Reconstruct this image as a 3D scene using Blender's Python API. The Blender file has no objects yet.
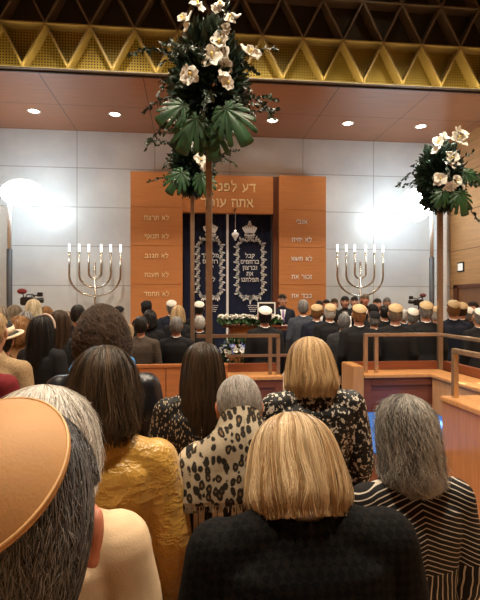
import bpy, bmesh, math, random
import numpy as np
from mathutils import Vector, Matrix, noise as mnoise

random.seed(7); RNG = np.random.default_rng(7)
SC = bpy.context.scene
COL = SC.collection
PI = math.pi
TH = math.radians(6.0)          # the hall's axis is turned six degrees from the view
EYE = Vector((0, 0, 1.85))
F = 480.0
ct, st = math.cos(TH), math.sin(TH)
FW = Vector((st, ct, 0)); RT = Vector((ct, -st, 0))
UP = Vector((0, 0, 1))

def P(px, py, d):
    return EYE + FW*d + RT*((px-240)/F*d) + UP*((300-py)/F*d)
def dY(px, Y):
    return Y/(ct-st*(px-240)/F)
def Q(px, py, Y):
    return P(px, py, dY(px, Y))

# ------------------------------------------------------------------ materials
class NT:
    def __init__(s, name):
        s.m = bpy.data.materials.new(name); s.m.use_nodes = True
        s.t = s.m.node_tree; s.b = s.t.nodes['Principled BSDF']
    def n(s, typ, **kw):
        nd = s.t.nodes.new(typ)
        for k, v in kw.items():
            if k.startswith('i_'): nd.inputs[k[2:].replace('_', ' ')].default_value = v
            else: setattr(nd, k, v)
        return nd
    def l(s, a, b): s.t.links.new(a, b)
    def math(s, op, a, b=None, c=None, clamp=False):
        nd = s.n('ShaderNodeMath', operation=op, use_clamp=clamp)
        for i, v in enumerate((a, b, c)):
            if v is None: continue
            if isinstance(v, (int, float)): nd.inputs[i].default_value = v
            else: s.l(v, nd.inputs[i])
        return nd.outputs[0]
    def ramp(s, fac, stops, interp='LINEAR'):
        r = s.n('ShaderNodeValToRGB'); r.color_ramp.interpolation = interp
        e = r.color_ramp.elements
        while len(e) < len(stops): e.new(0.5)
        for q, (p, c) in zip(e, stops): q.position = p; q.color = (*c, 1) if len(c) == 3 else c
        s.l(fac, r.inputs[0]); return r.outputs[0]
    def coord(s, scale=(1, 1, 1)):
        tc = s.n('ShaderNodeTexCoord'); mp = s.n('ShaderNodeMapping'); mp.inputs['Scale'].default_value = scale
        s.l(tc.outputs['Object'], mp.inputs[0]); return mp.outputs[0]
    def xyz(s, vec):
        x = s.n('ShaderNodeSeparateXYZ'); s.l(vec, x.inputs[0]); return x.outputs
    def noise(s, vec, scale, detail=4, rough=.5):
        nd = s.n('ShaderNodeTexNoise'); nd.inputs['Scale'].default_value = scale
        nd.inputs['Detail'].default_value = detail; nd.inputs['Roughness'].default_value = rough
        s.l(vec, nd.inputs['Vector']); return nd.outputs['Fac']
    def vor(s, vec, scale, feature='F1', out='Distance', rnd=1.0):
        nd = s.n('ShaderNodeTexVoronoi', feature=feature); nd.inputs['Scale'].default_value = scale
        nd.inputs['Randomness'].default_value = rnd
        s.l(vec, nd.inputs['Vector']); return nd.outputs[out]
    def bump(s, h, strength=.3, dist=.01):
        b = s.n('ShaderNodeBump'); b.inputs['Strength'].default_value = strength; b.inputs['Distance'].default_value = dist
        s.l(h, b.inputs['Height']); s.l(b.outputs[0], s.b.inputs['Normal'])
    def color(s, c):
        if isinstance(c, tuple): s.b.inputs['Base Color'].default_value = (*c, 1)
        else: s.l(c, s.b.inputs['Base Color'])
    def set(s, rough=.5, metal=0, spec=.5, **kw):
        s.b.inputs['Roughness'].default_value = rough; s.b.inputs['Metallic'].default_value = metal
        s.b.inputs['Specular IOR Level'].default_value = spec
        for k, v in kw.items(): s.b.inputs[k.replace('_', ' ')].default_value = v
        return s

def plain(name, c, rough=.5, metal=0, spec=.5, var=.12, scale=30, bump=0, bscale=None, **kw):
    m = NT(name); v = m.coord()
    f = m.noise(v, scale)
    m.color(m.ramp(f, [(.3, tuple(x*(1-var) for x in c)), (.7, tuple(min(1, x*(1+var)) for x in c))]))
    if bump: m.bump(m.noise(v, bscale or scale*3), bump, .004)
    return m.set(rough, metal, spec, **kw).m

def wood(name, c, axis=0, rough=.35, spec=.5, grain=1.0, contrast=.25):
    m = NT(name); sc = [14, 14, 14]; sc[axis] = .9
    v = m.coord(tuple(x*grain for x in sc))
    f = m.noise(v, 2.2, 6, .6)
    g = m.noise(v, 9, 3, .6)
    k = m.math('ADD', m.math('MULTIPLY', f, .7), m.math('MULTIPLY', g, .3))
    m.color(m.ramp(k, [(.3, tuple(x*(1-contrast) for x in c)), (.7, tuple(min(1, x*(1+contrast)) for x in c))]))
    m.bump(g, .05, .002)
    return m.set(rough, 0, spec).m

def emit(name, c, s):
    m = NT(name); m.color((0.8, .8, .8)); m.b.inputs['Emission Color'].default_value = (*c, 1)
    m.b.inputs['Emission Strength'].default_value = s; return m.m

def hairmat(name, c0, c1, rough=.42, spec=.4):
    m = NT(name); a = m.n('ShaderNodeAttribute', attribute_name='strand')
    m.color(m.ramp(a.outputs['Fac'], [(0, c0), (1, c1)]))
    return m.set(rough, 0, spec).m

# ------------------------------------------------------------------ mesh helpers
class MB:
    """collects shapes for ONE mesh object"""
    def __init__(s): s.v = []; s.f = []
    def add(s, vs, fs):
        o = len(s.v); s.v.extend([tuple(v) for v in vs]); s.f.extend([tuple(i+o for i in f) for f in fs]); return s
    def box(s, x0, x1, y0, y1, z0, z1, M=None):
        vs = [Vector((x, y, z)) for z in (z0, z1) for y in (y0, y1) for x in (x0, x1)]
        if M: vs = [M @ v for v in vs]
        return s.add(vs, [(0, 2, 3, 1), (4, 5, 7, 6), (0, 1, 5, 4), (2, 6, 7, 3), (0, 4, 6, 2), (1, 3, 7, 5)])
    def tube(s, pts, r, n=10, cap=True):
        pts = [Vector(p) for p in pts]; m = len(pts)
        rs = r if isinstance(r, (list, tuple)) else [r]*m
        vs = []; fs = []; prev = None
        for i, p in enumerate(pts):
            t = (pts[min(i+1, m-1)]-pts[max(i-1, 0)]).normalized()
            if prev is None:
                a = Vector((0, 0, 1)) if abs(t.z) < .9 else Vector((1, 0, 0)); u = t.cross(a).normalized()
            else: u = (prev-t*prev.dot(t)).normalized()
            prev = u; w = t.cross(u)
            vs += [p+(u*math.cos(2*PI*k/n)+w*math.sin(2*PI*k/n))*rs[i] for k in range(n)]
        for i in range(m-1):
            for k in range(n):
                a = i*n+k; b = i*n+(k+1) % n; fs.append((a, b, b+n, a+n))
        if cap: fs.append(tuple(range(n))[::-1]); fs.append(tuple(range((m-1)*n, m*n)))
        return s.add(vs, fs)
    def lathe(s, prof, n=24, c=(0, 0, 0), M=None):
        vs = []; fs = []; m = len(prof); c = Vector(c)
        for r, z in prof:
            for k in range(n):
                v = Vector((r*math.cos(2*PI*k/n), r*math.sin(2*PI*k/n), z))
                vs.append((M @ v if M else v)+c)
        for i in range(m-1):
            for k in range(n):
                a = i*n+k; b = i*n+(k+1) % n; fs.append((a, b, b+n, a+n))
        fs.append(tuple(range(n))[::-1]); fs.append(tuple(range((m-1)*n, m*n)))
        return s.add(vs, fs)
    def ell(s, c, r, n=16, m=10, M=None):
        prof = [(max(1e-4, math.sin(PI*i/m)), -math.cos(PI*i/m)) for i in range(m+1)]
        S = Matrix.Diagonal((*r, 1)); S = (M @ S) if M else S
        return s.lathe(prof, n, c, S)
    def caps(s, p, q, r1, r2, n=14):
        p = Vector(p); q = Vector(q); t = (q-p).normalized()
        pts = []; rs = []
        for i in range(5):
            a = PI/2*i/4; pts.append(p-t*r1*math.cos(a)); rs.append(max(1e-4, r1*math.sin(a)))
        for i in range(5):
            a = PI/2*i/4; pts.append(q+t*r2*math.sin(a)); rs.append(max(1e-4, r2*math.cos(a)))
        return s.tube(pts, rs, n)
    def loft(s, rings, n=28, cap=True):
        """rings: (cx, cy, cz, rx, ry)"""
        vs = []; fs = []; m = len(rings)
        for cx, cy, cz, rx, ry in rings:
            for k in range(n):
                a = 2*PI*k/n; c_, s_ = math.cos(a), math.sin(a); e = .85
                vs.append((cx+rx*math.copysign(abs(c_)**e, c_), cy+ry*math.copysign(abs(s_)**e, s_), cz))
        for i in range(m-1):
            for k in range(n):
                a = i*n+k; b = i*n+(k+1) % n; fs.append((a, b, b+n, a+n))
        if cap: fs.append(tuple(range(n))[::-1]); fs.append(tuple(range((m-1)*n, m*n)))
        return s.add(vs, fs)
    def sheet(s, grid, thick=0):
        """grid[i][j] of points -> surface, optional thickness along normals"""
        R = len(grid); Cn = len(grid[0]); vs = [Vector(p) for r in grid for p in r]; fs = []
        for i in range(R-1):
            for j in range(Cn-1):
                a = i*Cn+j; fs.append((a, a+1, a+Cn+1, a+Cn))
        if thick:
            nr = [Vector((0, 0, 0)) for _ in vs]
            for f in fs:
                nn = (vs[f[2]]-vs[f[0]]).cross(vs[f[3]]-vs[f[1]])
                for i in f: nr[i] = nr[i]+nn
            o = len(vs); vs = vs+[v-nr[i].normalized()*thick if nr[i].length > 0 else v for i, v in enumerate(vs)]
            fs = fs+[tuple(i+o for i in f[::-1]) for f in fs]
            bd = [(i, i+1) for i in range(Cn-1)]+[((i+1)*Cn-1, (i+2)*Cn-1) for i in range(R-1)] + \
                 [((R-1)*Cn+i+1, (R-1)*Cn+i) for i in range(Cn-1)]+[((i+1)*Cn, i*Cn) for i in range(R-1)]
            fs = fs+[(b, a, a+o, b+o) for a, b in bd]
        return s.add(vs, fs)
    def mesh(s, name='mesh', smooth=False):
        me = bpy.data.meshes.new(name); me.from_pydata(s.v, [], s.f); me.update()
        if smooth: me.polygons.foreach_set('use_smooth', [True]*len(me.polygons))
        return me
    def build(s, name, mat, parent=None, smooth=False, bevel=0, seg=2, loc=None):
        me = s.mesh(name, smooth)
        if bevel:
            bm = bmesh.new(); bm.from_mesh(me)
            bmesh.ops.recalc_face_normals(bm, faces=bm.faces)
            bmesh.ops.bevel(bm, geom=[e for e in bm.edges if e.is_manifold and e.calc_face_angle(0) > .5], offset=bevel, segments=seg, affect='EDGES', clamp_overlap=True)
            bm.to_mesh(me); bm.free()
        return link(name, me, mat, parent, loc)

def link(name, me, mat=None, parent=None, loc=None):
    o = bpy.data.objects.new(name, me); COL.objects.link(o)
    if mat is not None:
        if not me.materials: me.materials.append(mat)
        elif me.materials[0] is not mat:
            o.material_slots[0].link = 'OBJECT'; o.material_slots[0].material = mat
    if parent: o.parent = parent
    if loc is not None: o.location = loc
    return o

def tag(o, label=None, cat=None, group=None, kind=None):
    if label: o['label'] = label
    if cat: o['category'] = cat
    if group: o['group'] = group
    if kind: o['kind'] = kind
    return o
def thing(name, label, cat, loc=(0, 0, 0), rz=0, group=None, scale=1):
    o = bpy.data.objects.new(name, None); COL.objects.link(o); o.empty_display_size = .1
    o.location = loc; o.rotation_euler = (0, 0, rz); o.scale = (scale,)*3
    return tag(o, label, cat, group)
def struct(o): o['kind'] = 'structure'; return o

def remesh(mb, voxel, smooth=6, fac=.5, disp=None, name='mesh'):
    me = mb.mesh()
    bm = bmesh.new(); bm.from_mesh(me); bmesh.ops.recalc_face_normals(bm, faces=bm.faces); bm.to_mesh(me); bm.free()
    o = bpy.data.objects.new('tmp', me); COL.objects.link(o)
    r = o.modifiers.new('r', 'REMESH'); r.mode = 'VOXEL'; r.voxel_size = voxel; r.use_smooth_shade = True
    if smooth:
        q = o.modifiers.new('s', 'SMOOTH'); q.iterations = smooth; q.factor = fac
    dg = bpy.context.evaluated_depsgraph_get(); dg.update()
    out = bpy.data.meshes.new_from_object(o.evaluated_get(dg), preserve_all_data_layers=False, depsgraph=dg)
    bpy.data.objects.remove(o); bpy.data.meshes.remove(me)
    out.name = name
    if disp:
        n = len(out.vertices); co = np.empty(n*3, np.float32); no = np.empty(n*3, np.float32)
        out.vertices.foreach_get('co', co); out.vertices.foreach_get('normal', no)
        co = co.reshape(-1, 3); no = no.reshape(-1, 3)
        for amp, sx, sy, sz in disp:
            k = np.array([mnoise.noise(Vector((c[0]*sx, c[1]*sy, c[2]*sz))) for c in co.tolist()], np.float32)
            co = co+no*(k*amp)[:, None]
        out.vertices.foreach_set('co', co.astype(np.float32).ravel()); out.update()
    out.polygons.foreach_set('use_smooth', [True]*len(out.polygons))
    return out

def np_mesh(name, V, Fq, attr=None):
    me = bpy.data.meshes.new(name); V = np.asarray(V, np.float32); Fq = np.asarray(Fq, np.int32)
    me.vertices.add(len(V)); me.vertices.foreach_set('co', V.ravel())
    k = Fq.shape[1]
    me.loops.add(Fq.size); me.loops.foreach_set('vertex_index', Fq.ravel())
    me.polygons.add(len(Fq)); me.polygons.foreach_set('loop_start', np.arange(0, Fq.size, k, dtype=np.int32))
    me.update(calc_edges=True); me.polygons.foreach_set('use_smooth', np.ones(len(Fq), bool))
    if attr is not None:
        a = me.attributes.new('strand', 'FLOAT', 'POINT'); a.data.foreach_set('value', np.asarray(attr, np.float32))
    return me

# ------------------------------------------------------------------ the hall
XL, XR, YB, YR, ZC = -4.6, 6.48, 11.4, -4.5, 8.0
ZS, YS = 5.75, 8.5              # wooden soffit before the back wall

def seam_mask(m, comp, period, off, w):
    k = m.math('FRACT', m.math('DIVIDE', m.math('SUBTRACT', comp, off), period))
    k = m.math('ABSOLUTE', m.math('SUBTRACT', k, .5))
    return m.math('GREATER_THAN', k, .5-w/period/2)

def marble_mat():
    m = NT('white_marble'); v = m.coord(); x, y, z = m.xyz(v)
    sm = m.math('MAXIMUM', seam_mask(m, x, 1.77, -2.58, .02), seam_mask(m, z, .905, 3.09, .02))
    f = m.noise(v, 1.3, 7, .62)
    base = m.ramp(f, [(.3, (.56, .61, .65)), (.7, (.68, .72, .75))])
    mix = m.n('ShaderNodeMix', data_type='RGBA'); m.l(sm, mix.inputs[0]); m.l(base, mix.inputs[6]); mix.inputs[7].default_value = (.36, .37, .39, 1)
    m.color(mix.outputs[2]); return m.set(.28, 0, .5).m
def panel_wood_mat(name, c, px, ox, pz, oz, hx='x', hz='z', axis=0, rough=.3, dark=(.05, .02, .01)):
    m = NT(name); tc = m.coord(); X = m.xyz(tc); d = {'x': X[0], 'y': X[1], 'z': X[2]}
    sc = [12, 12, 12]; sc[axis] = .8
    v = m.coord(tuple(sc)); f = m.noise(v, 2.0, 6, .6)
    base = m.ramp(f, [(.3, tuple(q*.82 for q in c)), (.7, tuple(q*1.15 for q in c))])
    sm = m.math('MAXIMUM', seam_mask(m, d[hx], px, ox, .018), seam_mask(m, d[hz], pz, oz, .018))
    mix = m.n('ShaderNodeMix', data_type='RGBA'); m.l(sm, mix.inputs[0]); m.l(base, mix.inputs[6]); mix.inputs[7].default_value = (*dark, 1)
    m.color(mix.outputs[2]); return m.set(rough, 0, .5).m

M_marble = marble_mat()
M_soffit = panel_wood_mat('soffit_wood', (.30, .13, .065), 1.77, -2.58, 1.45, 9.9, hz='y', axis=0, rough=.28)
M_rwall = panel_wood_mat('plank_wood', (.52, .29, .125), 6.0, 3.0, .905, 3.05, hx='y', axis=1, rough=.38, dark=(.16, .07, .03))
M_ark = wood('ark_wood', (.50, .205, .075), 0, .38, .4, contrast=.12)
M_arkdark = wood('ark_dark_wood', (.12, .04, .02), 2, .4)
M_panelwood = wood('parapet_wood', (.42, .16, .06), 0, .3, contrast=.2)
M_cherry = wood('cherry_wood', (.20, .06, .028), 0, .3, contrast=.25)
M_honey = wood('honey_wood', (.58, .30, .12), 2, .2, contrast=.18)
M_brass = plain('polished_brass', (.60, .45, .31), .24, .75, .5, .1)
M_bronze = plain('bronze', (.36, .25, .17), .32, .7, .5, .1)
M_steel = plain('steel', (.50, .47, .42), .25, 1)
M_black = plain('black_plastic', (.012, .012, .014), .4)
M_white = plain('white_paint', (.8, .8, .8), .4)
M_grey = plain('grey_paint', (.06, .065, .08), .5)

def floor_mat():
    m = NT('stone_floor'); v = m.coord(); x, y, z = m.xyz(v)
    f = m.noise(v, 2.5, 6, .6)
    base = m.ramp(f, [(.3, (.44, .30, .19)), (.7, (.54, .38, .25))])
    sm = m.math('MAXIMUM', seam_mask(m, x, .6, .1, .006), seam_mask(m, y, .6, .2, .006))
    mix = m.n('ShaderNodeMix', data_type='RGBA'); m.l(sm, mix.inputs[0]); m.l(base, mix.inputs[6]); mix.inputs[7].default_value = (.3, .2, .12, 1)
    m.color(mix.outputs[2]); return m.set(.22, 0, .5).m
M_floor = floor_mat()

struct(MB().box(XL, XR, YR, YB, -.2, 0).build('floor', M_floor))
struct(MB().box(XL, XR, YB, YB+.2, 0, ZC).build('wall_front', M_marble))
struct(MB().box(XR, XR+.2, YR, YB+.2, 0, ZC).build('wall_right', M_rwall))
struct(MB().box(XL-.2, XL, YR, YB+.2, 0, ZC).build('wall_left', M_rwall))
struct(MB().box(XL, XR, YR-.2, YR, 0, ZC).build('wall_rear', M_rwall))
struct(MB().box(XL, XR, YR, YB, ZC, ZC+.2).build('ceiling', plain('dark_ceiling', (.05, .04, .035), .8)))
struct(MB().box(XL, XR, YS, YB, ZS, ZS+.06).build('trim_1', M_soffit))
struct(MB().box(XL, XR, YS-.03, YS, ZS-.03, ZS-.001).build('trim_2', plain('dark_trim', (.030, .018, .012), .5)))
pl = struct(MB().box(XL, -4.12, 10.75, YB, 0, 3.94).build('trim_3', plain('beige_plaster', (.52, .47, .42), .6)))

# doorway in the right wall
dr = struct(bpy.data.objects.new('door_1', None)); COL.objects.link(dr)
MB().box(XR-.012, XR, 9.2, 11.12, 0, 2.16).build('door_leaf', wood('door_wood', (.22, .10, .045), 2, .4), dr)
fr = MB(); fr.box(XR-.05, XR, 10.98, 11.16, 0, 2.22); fr.box(XR-.05, XR, 9.16, 11.16, 2.14, 2.22)
fr.build('door_frame', M_arkdark, dr, bevel=.004)

# light switch plate on the right wall
sw = thing('wall_plate', 'small square white plate in a dark frame on the plank wall', 'wall plate', Q(460.5, 267, 10.9))
sw.location.x = XR
MB().box(-.02, 0, -.14, .14, -.12, .12).build('plate_frame', M_black, sw, bevel=.004)
MB().box(-.03, -.02, -.10, .10, -.085, .085).build('plate_face', emit('plate_glow', (1, .93, .8), .35), sw, bevel=.003)  # faint emission brightens the face, though the plate is no lamp

# ---- golden perforated screen of triangles above the soffit
def perf_mat(name='perforated_gold', c=(.48, .37, .10)):
    m = NT(name); v = m.coord(); x, y, z = m.xyz(v); pr = .05
    def cell(q): return m.math('SUBTRACT', m.math('FRACT', m.math('DIVIDE', q, pr)), .5)
    a, b = cell(x), cell(z)
    d = m.math('SQRT', m.math('ADD', m.math('MULTIPLY', a, a), m.math('MULTIPLY', b, b)))
    hole = m.math('LESS_THAN', d, .27)
    mix = m.n('ShaderNodeMix', data_type='RGBA'); m.l(hole, mix.inputs[0]); mix.inputs[6].default_value = (*c, 1); mix.inputs[7].default_value = (.03, .022, .01, 1)
    m.color(mix.outputs[2]); m.l(m.math('SUBTRACT', 1, hole), m.b.inputs['Metallic'])
    m.b.inputs['Metallic'].default_value = .5
    return m.set(.55, .0, .4).m
M_perf = perf_mat()
M_fin = plain('gold_fins', (.36, .26, .10), .42, .15)
M_finshade = plain('shaded_fins', (.17, .13, .09), .45, .2)  # fin metal darkened in its colour for the shade above the lit row
RH, SP = .735, .75
X0 = Q(22, 68, YS).x
scr = thing('metal_screen', 'gilded perforated metal screen of triangles above the wooden soffit', 'screen', (0, 0, 0))
zb = ZS+.10
YP = YS+.24                     # the perforated sheet stands behind the fins
for r in range(3):
    z0, z1 = zb+r*RH, zb+(r+1)*RH
    MB().box(XL+.01, XR-.01, YP, YP+.02, z0, z1).build('perforated_sheet', M_perf if r == 0 else perf_mat('perforated_shaded', (.10, .085, .06)), scr)  # upper sheets have shade put into their colour; the bottom row is lit gold
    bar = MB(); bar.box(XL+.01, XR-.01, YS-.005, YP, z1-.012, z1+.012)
    bar.build('horizontal_bar', M_fin if r == 0 else M_finshade, scr)
    k0 = int((XL-X0)/SP)-2
    fm = M_fin if r == 0 else M_finshade
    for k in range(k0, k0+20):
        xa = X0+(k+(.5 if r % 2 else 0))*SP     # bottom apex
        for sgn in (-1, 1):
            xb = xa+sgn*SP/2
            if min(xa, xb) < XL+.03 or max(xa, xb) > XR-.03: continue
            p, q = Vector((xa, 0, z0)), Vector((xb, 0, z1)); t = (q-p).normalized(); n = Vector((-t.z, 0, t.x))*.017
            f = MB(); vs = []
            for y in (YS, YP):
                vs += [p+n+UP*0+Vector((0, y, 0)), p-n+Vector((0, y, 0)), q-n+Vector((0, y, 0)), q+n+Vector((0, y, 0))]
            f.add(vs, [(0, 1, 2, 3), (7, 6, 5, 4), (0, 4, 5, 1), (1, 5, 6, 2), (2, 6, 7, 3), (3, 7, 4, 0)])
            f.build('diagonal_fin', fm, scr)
struct(MB().box(XL, XR, YP+.05, YP+.1, ZS+.06, ZC).build('wall_upper', plain('dark_backing', (.03, .025, .02), .8)))
MB().box(XL+.05, XR-.05, YS-.075, YS-.05, ZS+.02, ZS+.035).build('cove_strip', emit('cove_glow', (1, .75, .30), .5), scr)
MB().box(XL+.05, XR-.05, YS-.10, YS-.001, ZS, ZS+.018).build('cove_channel', M_finshade, scr)
cvl = bpy.data.lights.new('cove_lamp', 'AREA'); cvl.shape = 'RECTANGLE'; cvl.size = 10.8; cvl.size_y = .03; cvl.energy = 28; cvl.color = (1, .84, .40)
cvo = bpy.data.objects.new('cove_lamp', cvl); COL.objects.link(cvo); cvo.parent = scr; cvo.location = ((XL+XR)/2, YS-.062, ZS+.045); cvo.rotation_euler = (PI-.45, 0, 0)

# ---- downlights in the soffit
M_dl = emit('downlight_glow', (1, .86, .66), 16)
for i, x in enumerate((-3.19, -1.555, .12, 1.79, 3.47, 5.16)):
    wh = ('first', 'second', 'third', 'fourth', 'fifth', 'sixth')[i]
    d = thing('downlight', f'round recessed downlight in the wooden soffit, {wh} from the left end', 'ceiling light', (x, 10.28, ZS), group='downlights in the soffit')
    MB().lathe([(.10, 0), (.135, 0), (.135, -.012), (.10, -.012), (.10, 0)], 24).build('trim_ring', M_white, d, True)
    MB().lathe([(.001, -.004), (.10, -.004), (.10, -.001), (.001, -.001)], 24).build('lens', M_dl, d)
    L = bpy.data.lights.new('downlight_lamp', 'SPOT'); L.energy = 60; L.color = (1, .84, .62); L.spot_size = math.radians(120); L.spot_blend = .8; L.shadow_soft_size = .08
    o = bpy.data.objects.new('downlight_lamp', L); COL.objects.link(o); o.parent = d; o.location = (0, 0, -.03)

# ---- the ark
GLYPH = {   # stroke paths of the square letters: (width, [polyline, ...])
 'א': (.56, [[(.05, .6), (.50, 0)], [(.43, .6), (.43, .42), (.31, .27)], [(.08, 0), (.08, .18), (.20, .36)]]),
 'ב': (.54, [[(.05, .56), (.40, .56), (.40, .05)], [(0, .05), (.50, .05)]]),
 'ג': (.42, [[(.10, .56), (.28, .56), (.28, .20), (.35, 0)], [(.28, .20), (.04, .03)]]),
 'ד': (.52, [[(.02, .56), (.48, .56)], [(.39, .56), (.39, 0)]]),
 'ה': (.52, [[(.02, .56), (.43, .56), (.43, 0)], [(.08, .36), (.08, 0)]]),
 'ו': (.24, [[(.03, .56), (.15, .56), (.15, 0)]]),
 'ז': (.28, [[(0, .56), (.22, .56)], [(.11, .56), (.13, 0)]]),
 'ח': (.52, [[(.02, .56), (.43, .56), (.43, 0)], [(.07, .56), (.07, 0)]]),
 'י': (.24, [[(.03, .56), (.14, .56), (.14, .33)]]),
 'כ': (.50, [[(.03, .56), (.33, .56), (.41, .47), (.41, .14), (.33, .05), (.03, .05)]]),
 'ך': (.48, [[(.02, .56), (.39, .56), (.39, -.18)]]),
 'ל': (.48, [[(.06, .82), (.06, .54), (.40, .54), (.40, .36), (.16, 0)]]),
 'מ': (.56, [[(.05, 0), (.12, .44), (.02, .6)], [(.12, .44), (.30, .57), (.46, .44), (.46, .05), (.26, .05)]]),
 'ם': (.54, [[(.03, .56), (.45, .56), (.45, .05), (.07, .05), (.07, .56)]]),
 'נ': (.36, [[(.08, .56), (.25, .56), (.25, .05), (0, .05)]]),
 'ן': (.24, [[(.03, .56), (.14, .56), (.14, -.18)]]),
 'ע': (.52, [[(.06, .58), (.22, .13)], [(.44, .58), (.40, .26), (.04, -.04)]]),
 'פ': (.50, [[(.18, .33), (.06, .33), (.06, .56), (.34, .56), (.41, .48), (.41, .05), (.03, .05)]]),
 'ף': (.50, [[(.18, .33), (.06, .33), (.06, .56), (.34, .56), (.41, .48), (.41, -.18)]]),
 'צ': (.50, [[(.05, .58), (.41, .05), (.03, .05)], [(.40, .58), (.40, .45), (.24, .31)]]),
 'ק': (.50, [[(.03, .56), (.41, .56), (.41, .38), (.24, .12)], [(.08, .36), (.08, -.18)]]),
 'ר': (.48, [[(.02, .56), (.33, .56), (.40, .47), (.40, 0)]]),
 'ש': (.62, [[(.03, .58), (.10, .05), (.30, .05), (.53, .30), (.53, .58)], [(.27, .58), (.20, .06)]]),
 'ת': (.56, [[(.04, .56), (.46, .56), (.46, 0)], [(.13, .56), (.11, .05), (0, .03)]]), ' ': (.30, [])}
def text_mesh(s, size, extrude=.006, bold=.0):
    W = sum(GLYPH[c][0]+.07 for c in s); x = W/2; mb = MB()
    for n_, c in enumerate(s):                       # read from the right
        w, lines = GLYPH[c]; x -= w+.07
        for li, ln in enumerate(lines):
            for a, b in zip(ln, ln[1:]):
                d = Vector((b[0]-a[0], 0, b[1]-a[1])); L = d.length; d.normalize(); nn = Vector((-d.z, 0, d.x))
                hw_ = (.062 if abs(d.x) > abs(d.z) else .048)+bold
                p = Vector((x+a[0], 0, a[1]-.29))-d*.04; q = Vector((x+b[0], 0, b[1]-.29))+d*.04; e = Vector((0, extrude/size, 0))
                e0, e1 = -e*(1+.02*li), e
                vs = [(p-nn*hw_+e0)*size, (p+nn*hw_+e0)*size, (q+nn*hw_+e0)*size, (q-nn*hw_+e0)*size, (p-nn*hw_+e1)*size, (p+nn*hw_+e1)*size, (q+nn*hw_+e1)*size, (q-nn*hw_+e1)*size]
                mb.add(vs, [(0, 1, 2, 3), (7, 6, 5, 4), (0, 4, 5, 1), (1, 5, 6, 2), (2, 6, 7, 3), (3, 7, 4, 0)])
    return mb.mesh('inscription')
M_gold = plain('gilt_letters', (.86, .70, .42), .35, 0)
M_silver = plain('silver_thread', (.74, .76, .80), .4, .1, .5, .15, 80)
M_navy = plain('navy_velvet', (.006, .010, .035), .75, 0, .25, .3, 40, .1)

YA = 11.0
ark = thing('torah_ark', 'tall orange wood ark with navy embroidered curtains and gilt Hebrew letters', 'ark', (0, 0, 0))
zt = Q(228, 173.5, YA).z
def XA(px, Y=YA): return Q(px, 250, Y).x
xl0, xl1, xr0, xr1 = XA(130.5), XA(182.5), XA(279), XA(326)
z_h0 = Q(228, 212.5, YA).z
hz = [Q(228, y, YA).z for y in (208.5, 246.5, 284.5)]
def ark_panel(x0, x1):
    zs = [0]+sorted(hz)[0:3]+[zt]
    mb = MB()
    for a, b in zip(zs, zs[1:]): mb.box(x0, x1, YA, YB, a+.006, b-.006)
    mb.box(x0+.004, x1-.004, YA+.012, YB, .0, zt-.004)
    return mb
ark_panel(xl0, xl1).build('left_panel', M_ark, ark); ark_panel(xr0, xr1).build('right_panel', M_ark, ark)
MB().box(xl1, XA(273.5), YA+.05, YB, z_h0, zt-.03).build('lintel_panel', M_ark, ark)
MB().box(XA(273.6), XA(278.8), YA+.06, YB, 0, zt-.03).build('dark_upright', M_arkdark, ark)
yc = YA+.22
def curtain(x0, x1, ph):
    g = []
    for i in range(13):
        z = .25+(z_h0+.04-.25)*i/12
        g.append([(x0+(x1-x0)*j/40, yc+.012*math.sin(j*.9+ph)*(1-.4*i/12), z) for j in range(41)])
    return MB().sheet(g, .015)
xm0, xm1 = XA(226.5), XA(229.8)
cl_ = curtain(xl1+.02, xm0, 0).build('curtain', M_navy, ark, True); cr_ = curtain(xm1, XA(272), 1).build('curtain', M_navy, ark, True)
tag(cl_, 'left navy velvet curtain'); tag(cr_, 'right navy velvet curtain')
MB().box(xm0+.012, xm1-.012, yc-.03, yc, .25, z_h0).build('silver_strip', M_silver, ark)
MB().box(XA(272.2), XA(273.4), yc-.03, yc, .25, z_h0).build('silver_strip', M_grey, ark)
MB().box(xl1, XA(274), YA+.26, YB, 0, z_h0).build('ark_back', M_black, ark)

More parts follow.
